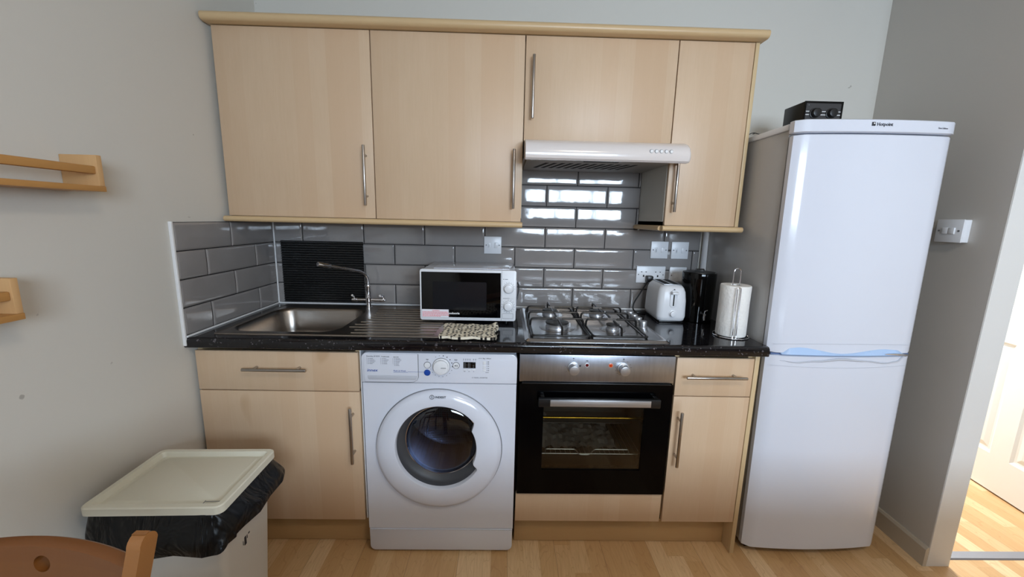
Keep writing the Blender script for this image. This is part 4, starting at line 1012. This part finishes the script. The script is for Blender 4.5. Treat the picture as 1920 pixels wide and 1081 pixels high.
loft(b, loops, True, True); obj('upper_grip', b, mat('pale_blue_plastic', (176, 202, 236), 0.3), fr, smooth=50)
low = [(2.215, 0.852), (2.27, 0.846), (2.35, 0.853), (2.44, 0.862), (2.53, 0.855), (2.62, 0.845), (2.665, 0.850), (2.69, 0.868)]
thk = [(2.215, 0.0012), (2.30, 0.003), (2.44, 0.0055), (2.55, 0.003), (2.63, 0.003), (2.69, 0.0035)]
b = NB(); tube(b, [(x, fy_at(x)-0.0005, wave(low, x)) for x in xs[:-1]], [wave(thk, x) for x in xs[:-1]], 10); obj('lower_grip', b, 'lightgrey', fr, smooth=60)
b = NB(); prism(b, [(FX0+0.012, FFY), (FX1-0.012, FFY)]+[(FX1-0.012-(FX1-FX0-0.024)*k/16, fy_at(FX1-0.012-(FX1-FX0-0.024)*k/16)+0.006) for k in range(17)], 'z', 0.8722, 0.8798)
obj('door_gap', b, mat('blue_grey_seal', (88, 110, 150), 0.4), fr)
for z_, nm in ((0.915, 'l'), (0.833, 'l')):
    b = NB(); tube(b, [(x, fy_at(x)-0.0002, z_+0.006*(1-((x-2.435)/0.27)**2)*(1 if z_ > 0.88 else -1)) for x in [FX0+0.012+0.522*k/40 for k in range(41)]], 0.0009, 6); obj('moulded_line', b, 'lightgrey', fr)
b = NB(); tube(b, [(2.60, fy_at(2.60)-0.010, 0.884), (2.64, fy_at(2.64)-0.011, 0.8835), (2.69, fy_at(2.69)-0.007, 0.877), (2.712, -0.588, 0.876)], [0.0015, 0.0035, 0.0045, 0.002], 10); obj('hinge_cover', b, 'chrome', fr)
text('lettering', 'Hotpoint', 0.0150, (2.426, fy_at(2.45)-0.0046, 1.694), 'print_dk', tt, ext=0.0005, bold=0.0002)
bd = obj('badge', box(NB(), 2.409, 2.4215, fy_at(2.43)-0.0052, fy_at(2.43)-0.003, 1.6935, 1.7060, 0.0008), 'print_dk', tt, label='small square black badge')
b = NB(); box(b, 2.4140, 2.4190, fy_at(2.43)-0.0056, fy_at(2.43)-0.0050, 1.6995, 1.7035); obj('badge_mark', b, 'print_wh', bd)
text('lettering', 'First Edition', 0.0078, (2.650, fy_at(2.650)-0.0052, 1.689), 'print', tt, ext=0.0004, rot=(PI/2, 0, math.radians(6.5)))
fr.rotation_euler = (0, math.radians(-0.65), 0)

# radio on top of the fridge
def fridge_pt(x, y, z):
    m_ = Matrix.Translation((2.435, -0.30, 0)) @ fr.rotation_euler.to_matrix().to_4x4(); return m_ @ Vector((x-2.435, y+0.30, z))
rd = thing('radio', 'small black box radio with two round knobs on top of the fridge', 'radio', (2.372, -0.345, 1.7135))
b = NB(); box(b, 2.298, 2.446, -0.40, -0.285, 1.7135, 1.826, 0.003); obj('case', b, 'black_pl', rd)
b = NB(); holed(b, (2.298, 2.446, 1.7135, 1.826), rrect(2.304, 2.440, 1.718, 1.820, 0.004), lambda u, v, d: (u, -0.404+d, v), 0.004); obj('bezel', b, 'black_gloss', rd)
obj('face', box(NB(), 2.304, 2.440, -0.402, -0.399, 1.719, 1.819), mat('dark_grey_face', (52, 50, 50), 0.5), rd)
for x_ in (2.339, 2.402):
    b = NB(); cyl(b, (x_, -0.400, 1.782), (x_, -0.406, 1.782), 0.0195, 32, bev=0.001); cyl(b, (x_, -0.405, 1.782), (x_, -0.422, 1.782), 0.016, 32, bev=0.003); obj('knob', b, 'black_pl', rd)
b = NB()
for z_ in (1.789, 1.777):
    for a, c in ((2.305, 2.3185), (2.3600, 2.382), (2.423, 2.439)): box(b, a, c, -0.4035, -0.4015, z_-0.0012, z_+0.0012)
obj('chrome_lines', b, 'print_wh', rd)
b = NB(); box(b, 2.306, 2.345, -0.4035, -0.4015, 1.742, 1.745); obj('trim_bar', b, 'print_wh', rd)
obj('dot', cyl(NB(), (2.314, -0.401, 1.812), (2.314, -0.4035, 1.812), 0.0018, 10), 'grey_pl', rd)
rd.rotation_euler = (0, 0, math.radians(-1))
b = NB(); tube(b, smooth_path([(2.292, -0.29, 1.732), (2.25, -0.285, 1.731), (2.215, -0.275, 1.728), (2.195, -0.262, 1.735), (2.175, -0.262, 1.728), (2.150, -0.250, 1.712), (2.140, -0.18, 1.60), (2.139, -0.10, 1.42)], 8), 0.0016, 6)
tube(b, smooth_path([(2.199, -0.262, 1.733), (2.19, -0.27, 1.729), (2.185, -0.275, 1.728)], 5), 0.0016, 6); obj('aerial_wire', b, 'black_pl', label='thin black wire trailing from the radio over the fridge top', cat='wire', org=(2.25, -0.28, 1.728))

# ================================================================== BIN, LINER
BW, BD, BH = 0.182, 0.136, 0.585; bx, by = 0.228, -0.925
bn = thing('waste_bin', 'tall off-white rectangular bin standing against the left wall', 'bin', (bx, by, 0))
def bloop(hw, hd, z, r=0.022, n=6): return [(x, y, z) for x, y in rrect(bx-hw, bx+hw, by-hd, by+hd, r, n)]
b = NB(); loft(b, [bloop(0.135, 0.095, 0.004, 0.02), bloop(0.138, 0.098, 0.02), bloop(0.166, 0.120, 0.535), bloop(0.172, 0.126, 0.545), bloop(0.172, 0.126, 0.560), bloop(0.166, 0.120, 0.560), bloop(0.133, 0.094, 0.03)], close_first=True, close_last=True); obj('body', b, 'offwhite_b', bn, smooth=40)
b = NB(); loft(b, [bloop(0.176, 0.130, 0.562), bloop(BW, BD, 0.562, 0.020), bloop(BW, BD, BH-0.003, 0.020), bloop(BW-0.003, BD-0.003, BH, 0.018), bloop(BW-0.016, BD-0.016, BH, 0.012), bloop(BW-0.021, BD-0.021, BH-0.015, 0.010), bloop(BW-0.034, BD-0.030, BH-0.015, 0.008), bloop(BW-0.042, BD-0.038, BH-0.009, 0.008)], close_first=True, close_last=True); ld = obj('lid', b, 'offwhite', bn, smooth=35)
b = NB(); box(b, bx+BW-0.060, bx+BW-0.020, by-BD+0.030, by-BD+0.0315, BH-0.0062, BH-0.0052); box(b, bx+BW-0.0620, bx+BW-0.0605, by-BD+0.022, by-BD+0.034, BH-0.0062, BH-0.0052); obj('hinge_notch', b, 'grey_pl', ld)
it = [(-0.1, 0, 0, 0)]
b = NB(); xf = bx+0.1585
for y0_, y1_, z0_, z1_ in ((-0.912, -0.910, 0.402, 0.416), (-0.905, -0.896, 0.396, 0.424), (-0.893, -0.890, 0.41, 0.422), (-0.886, -0.878, 0.418, 0.430)):
    box(b, xf-0.008, xf-0.0002, y0_-0.045, y1_-0.045, z0_-0.030, z1_-0.030)
obj('printed_mark', b, 'print_dk', bn)
bn.rotation_euler = (0, 0, math.radians(1.5))
# liner folded over the rim, hanging unevenly
lb = NB(); NL = 120; rg = random.Random(11)
def rr_at(t, hw, hd):
    L = rrect(-hw, hw, -hd, hd, 0.03, 8); n = len(L); f = t*n; i = int(f) % n; g = f-int(f); a, c = L[i], L[(i+1) % n]; return (a[0]+(c[0]-a[0])*g, a[1]+(c[1]-a[1])*g)
rows = 14; loops = []
for r_ in range(rows+1):
    v = r_/rows; L = []
    for k in range(NL):
        t = k/NL; px, py = rr_at(t, 0.172, 0.128); an = math.atan2(py, px)
        drop = 0.108-0.030*px/0.17+0.016*(-py/0.13)+0.005*math.sin(an*5)
        fl = 0.006+0.016*math.sin(min(1, v*1.4)*PI*0.55)
        if an > -0.9 and an < 1.3 and px > 0.12: fl += 0.026*v*(1-abs(an-0.15)/1.3)
        cr = (0.006*math.sin(an*11+v*3)+0.005*math.sin(an*19-v*5)+0.003*math.sin(an*31+v*9))*v
        nrm = Vector((px/0.172, py/0.128, 0)); nrm = Vector((nrm.x if abs(nrm.x) > 0.85 else 0, nrm.y if abs(nrm.y) > 0.85 else 0, 0)); nrm = nrm.normalized() if nrm.length > 0 else Vector((1, 0, 0))
        x_ = bx+px+nrm.x*(fl+cr); y_ = by+py+nrm.y*(fl+cr)
        x_ = max(x_, 0.012)
        z_ = 0.561-drop*v+0.004*math.sin(an*9)*v
        L.append((x_, y_, z_))
    loops.append(L)
inner = [[(bx+(p[0]-bx)*0.985, by+(p[1]-by)*0.985, p[2]+0.002) for p in L] for L in loops[::-1]]
loft(lb, loops+inner+[loops[0]])
ln = obj('bin_liner', lb, 'bag', label='black bin bag folded over the rim below the bin lid', cat='bin bag', org=(bx, by, 0.45), smooth=80)

# ================================================================== CHAIR
ch = thing('dining_chair', 'brown varnished wooden chair back in the lower left corner', 'chair', (0.455, -1.67, 0))
CXC, HWd = 0.455, 0.168; ZT = 0.866
def cy_arc(x): s = (x-CXC)/HWd; return -1.466-0.024*s*s
def rail():
    b = NB(); n = 44; T = 0.020; zb = 0.715
    # curved board with a finger hole: grid with the hole skipped, hole wall added
    hxp, hzp, hr_ = 0.477, 0.836, 0.0125
    def ztop(x): s = (x-CXC)/HWd; return ZT-0.014*s*s
    def to3(u, v, d):
        k = (v-zb)/(ZT-zb); return (u, cy_arc(u)-T/2+d+(-0.02+0.02*k), v)
    hole = [(hxp+hr_*math.cos(2*PI*k/32), hzp+hr_*math.sin(2*PI*k/32)) for k in range(32)]
    xs_ = [CXC-HWd+2*HWd*i/n for i in range(n+1)]
    # panel around hole
    xl, xr = hxp-0.03, hxp+0.03
    def strip(a, c, m_):
        loops = []
        for i in range(m_+1):
            x = a+(c-a)*i/m_; zt = ztop(x); L = []
            for z, d in ((zb, 0), (zb+0.05, 0), (zb+0.10, 0), (zt-0.004, 0), (zt, 0.005), (zt, T-0.005), (zt-0.004, T), (zb+0.10, T), (zb+0.05, T), (zb, T)): L.append(to3(x, z, d))
            loops.append(L)
        loft(b, loops, True, True)
    strip(CXC-HWd, xl, 24); strip(xr, CXC+HWd, 14)
    zlo = hzp-0.018; zhi = hzp+0.018
    holed(b, (xl, xr, zlo, zhi), hole, to3, T)
    loops = []
    for i in range(9):
        x = xl+(xr-xl)*i/8; zt = ztop(x); loops.append([to3(x, z, d) for z, d in ((zhi, 0), (zt-0.004, 0), (zt, 0.005), (zt, T-0.005), (zt-0.004, T), (zhi, T))])
    loft(b, loops)
    loft(b, [[to3(x, z, d) for z, d in ((zb, 0), (zlo, 0), (zlo, T), (zb, T))] for x in [xl+(xr-xl)*i/4 for i in range(5)]])
    return b
obj('backrest', rail(), 'chair', ch, smooth=40)
b = NB(); tube(b, [(CXC-0.16+0.32*i/16, cy_arc(CXC-0.16+0.32*i/16)-0.055, 0.56) for i in range(17)], 0.012, 10); obj('back_rail', b, 'chair', ch)
for s in (-1, 1):
    b = NB(); n = 16; loops = []
    for i in range(n+1):
        z = 0.0+0.896*i/n; k = i/n
        xo = CXC+s*(HWd+0.030-0.24*min(0.896-z, 0.40)); yo = -1.505-0.055*(1-k)+(0.03*(1-k/0.5) if k < 0.5 else 0)
        w_, d_ = 0.0095, 0.014
        loops.append([(xo-w_, yo-d_, z), (xo+w_, yo-d_, z), (xo+w_, yo+d_, z), (xo-w_, yo+d_, z)])
    L = loops[-1]
    for j in range(1, 6):
        a = PI/2*j/5; dz = 0.016*math.sin(a); sh = 0.018*(1-math.cos(a)); loops.append([(L[0][0], L[0][1]+sh, L[0][2]+dz), (L[1][0], L[1][1]+sh, L[1][2]+dz), (L[2][0], L[2][1]-sh, L[2][2]+dz), (L[3][0], L[3][1]-sh, L[3][2]+dz)])
    loft(b, loops, True, True); obj('back_post', b, 'chair_post', ch, smooth=30)
    b = NB(); loft(b, [[(CXC+s*0.155+a, -1.90+c, z) for a, c in ((-0.014, -0.014), (0.014, -0.014), (0.014, 0.014), (-0.014, 0.014))] for z in (0, 0.43)], True, True); obj('leg', b, 'chair_post', ch, smooth=0)
b = NB(); prism(b, rrect(CXC-0.19, CXC+0.19, -1.93, -1.545, 0.03), 'z', 0.43, 0.452, 0.004); obj('seat', b, 'chair', ch)

# ================================================================== SPICE RACKS
def rack(label, yend, zb_, L_=0.40):
    """open pine rack on the left wall; its near (right-hand) end at y=yend"""
    t = thing('spice_rack', label, 'rack', (0, yend-L_/2, zb_), 'pine racks on the left wall')
    dep = 0.095
    b = NB(); box(b, 0.001, dep+0.002, yend-L_, yend, zb_, zb_+0.014, 0.001); obj('shelf_base', b, 'pine', t)
    for y_ in (yend, yend-L_+0.014):
        b = NB(); zt_ = zb_+0.092
        box(b, 0.001, dep, y_-0.014, y_, zb_+0.014, zt_, 0.0012); obj('end_block', b, 'pine_end', t)
    b = NB(); box(b, dep-0.022, dep-0.004, yend-L_+0.0145, yend-0.0145, zb_+0.044, zb_+0.064, 0.003); obj('front_rail', b, 'pine', t)
    return t
rack('upper pine spice rack on the left wall above the other one', -0.905, 1.400)
rack('lower pine spice rack on the left wall, cut by the photo edge', -1.130, 1.112)

# unseen table below the camera, added to shade the lower fridge and cupboards
tbl = thing('shade_table', 'unseen wooden table added to shade the lower fridge and cupboards', 'table', (1.95, -2.25, 0))
b = NB(); box(b, 0.75, 3.15, -2.95, -1.62, 0.72, 0.75, 0.004); obj('tabletop', b, 'chair', tbl)
for x_ in (0.82, 3.08):
    for y_ in (-2.88, -1.70): obj('leg', box(NB(), x_-0.03, x_+0.03, y_-0.03, y_+0.03, 0, 0.72, 0.004), 'chair_post', tbl)
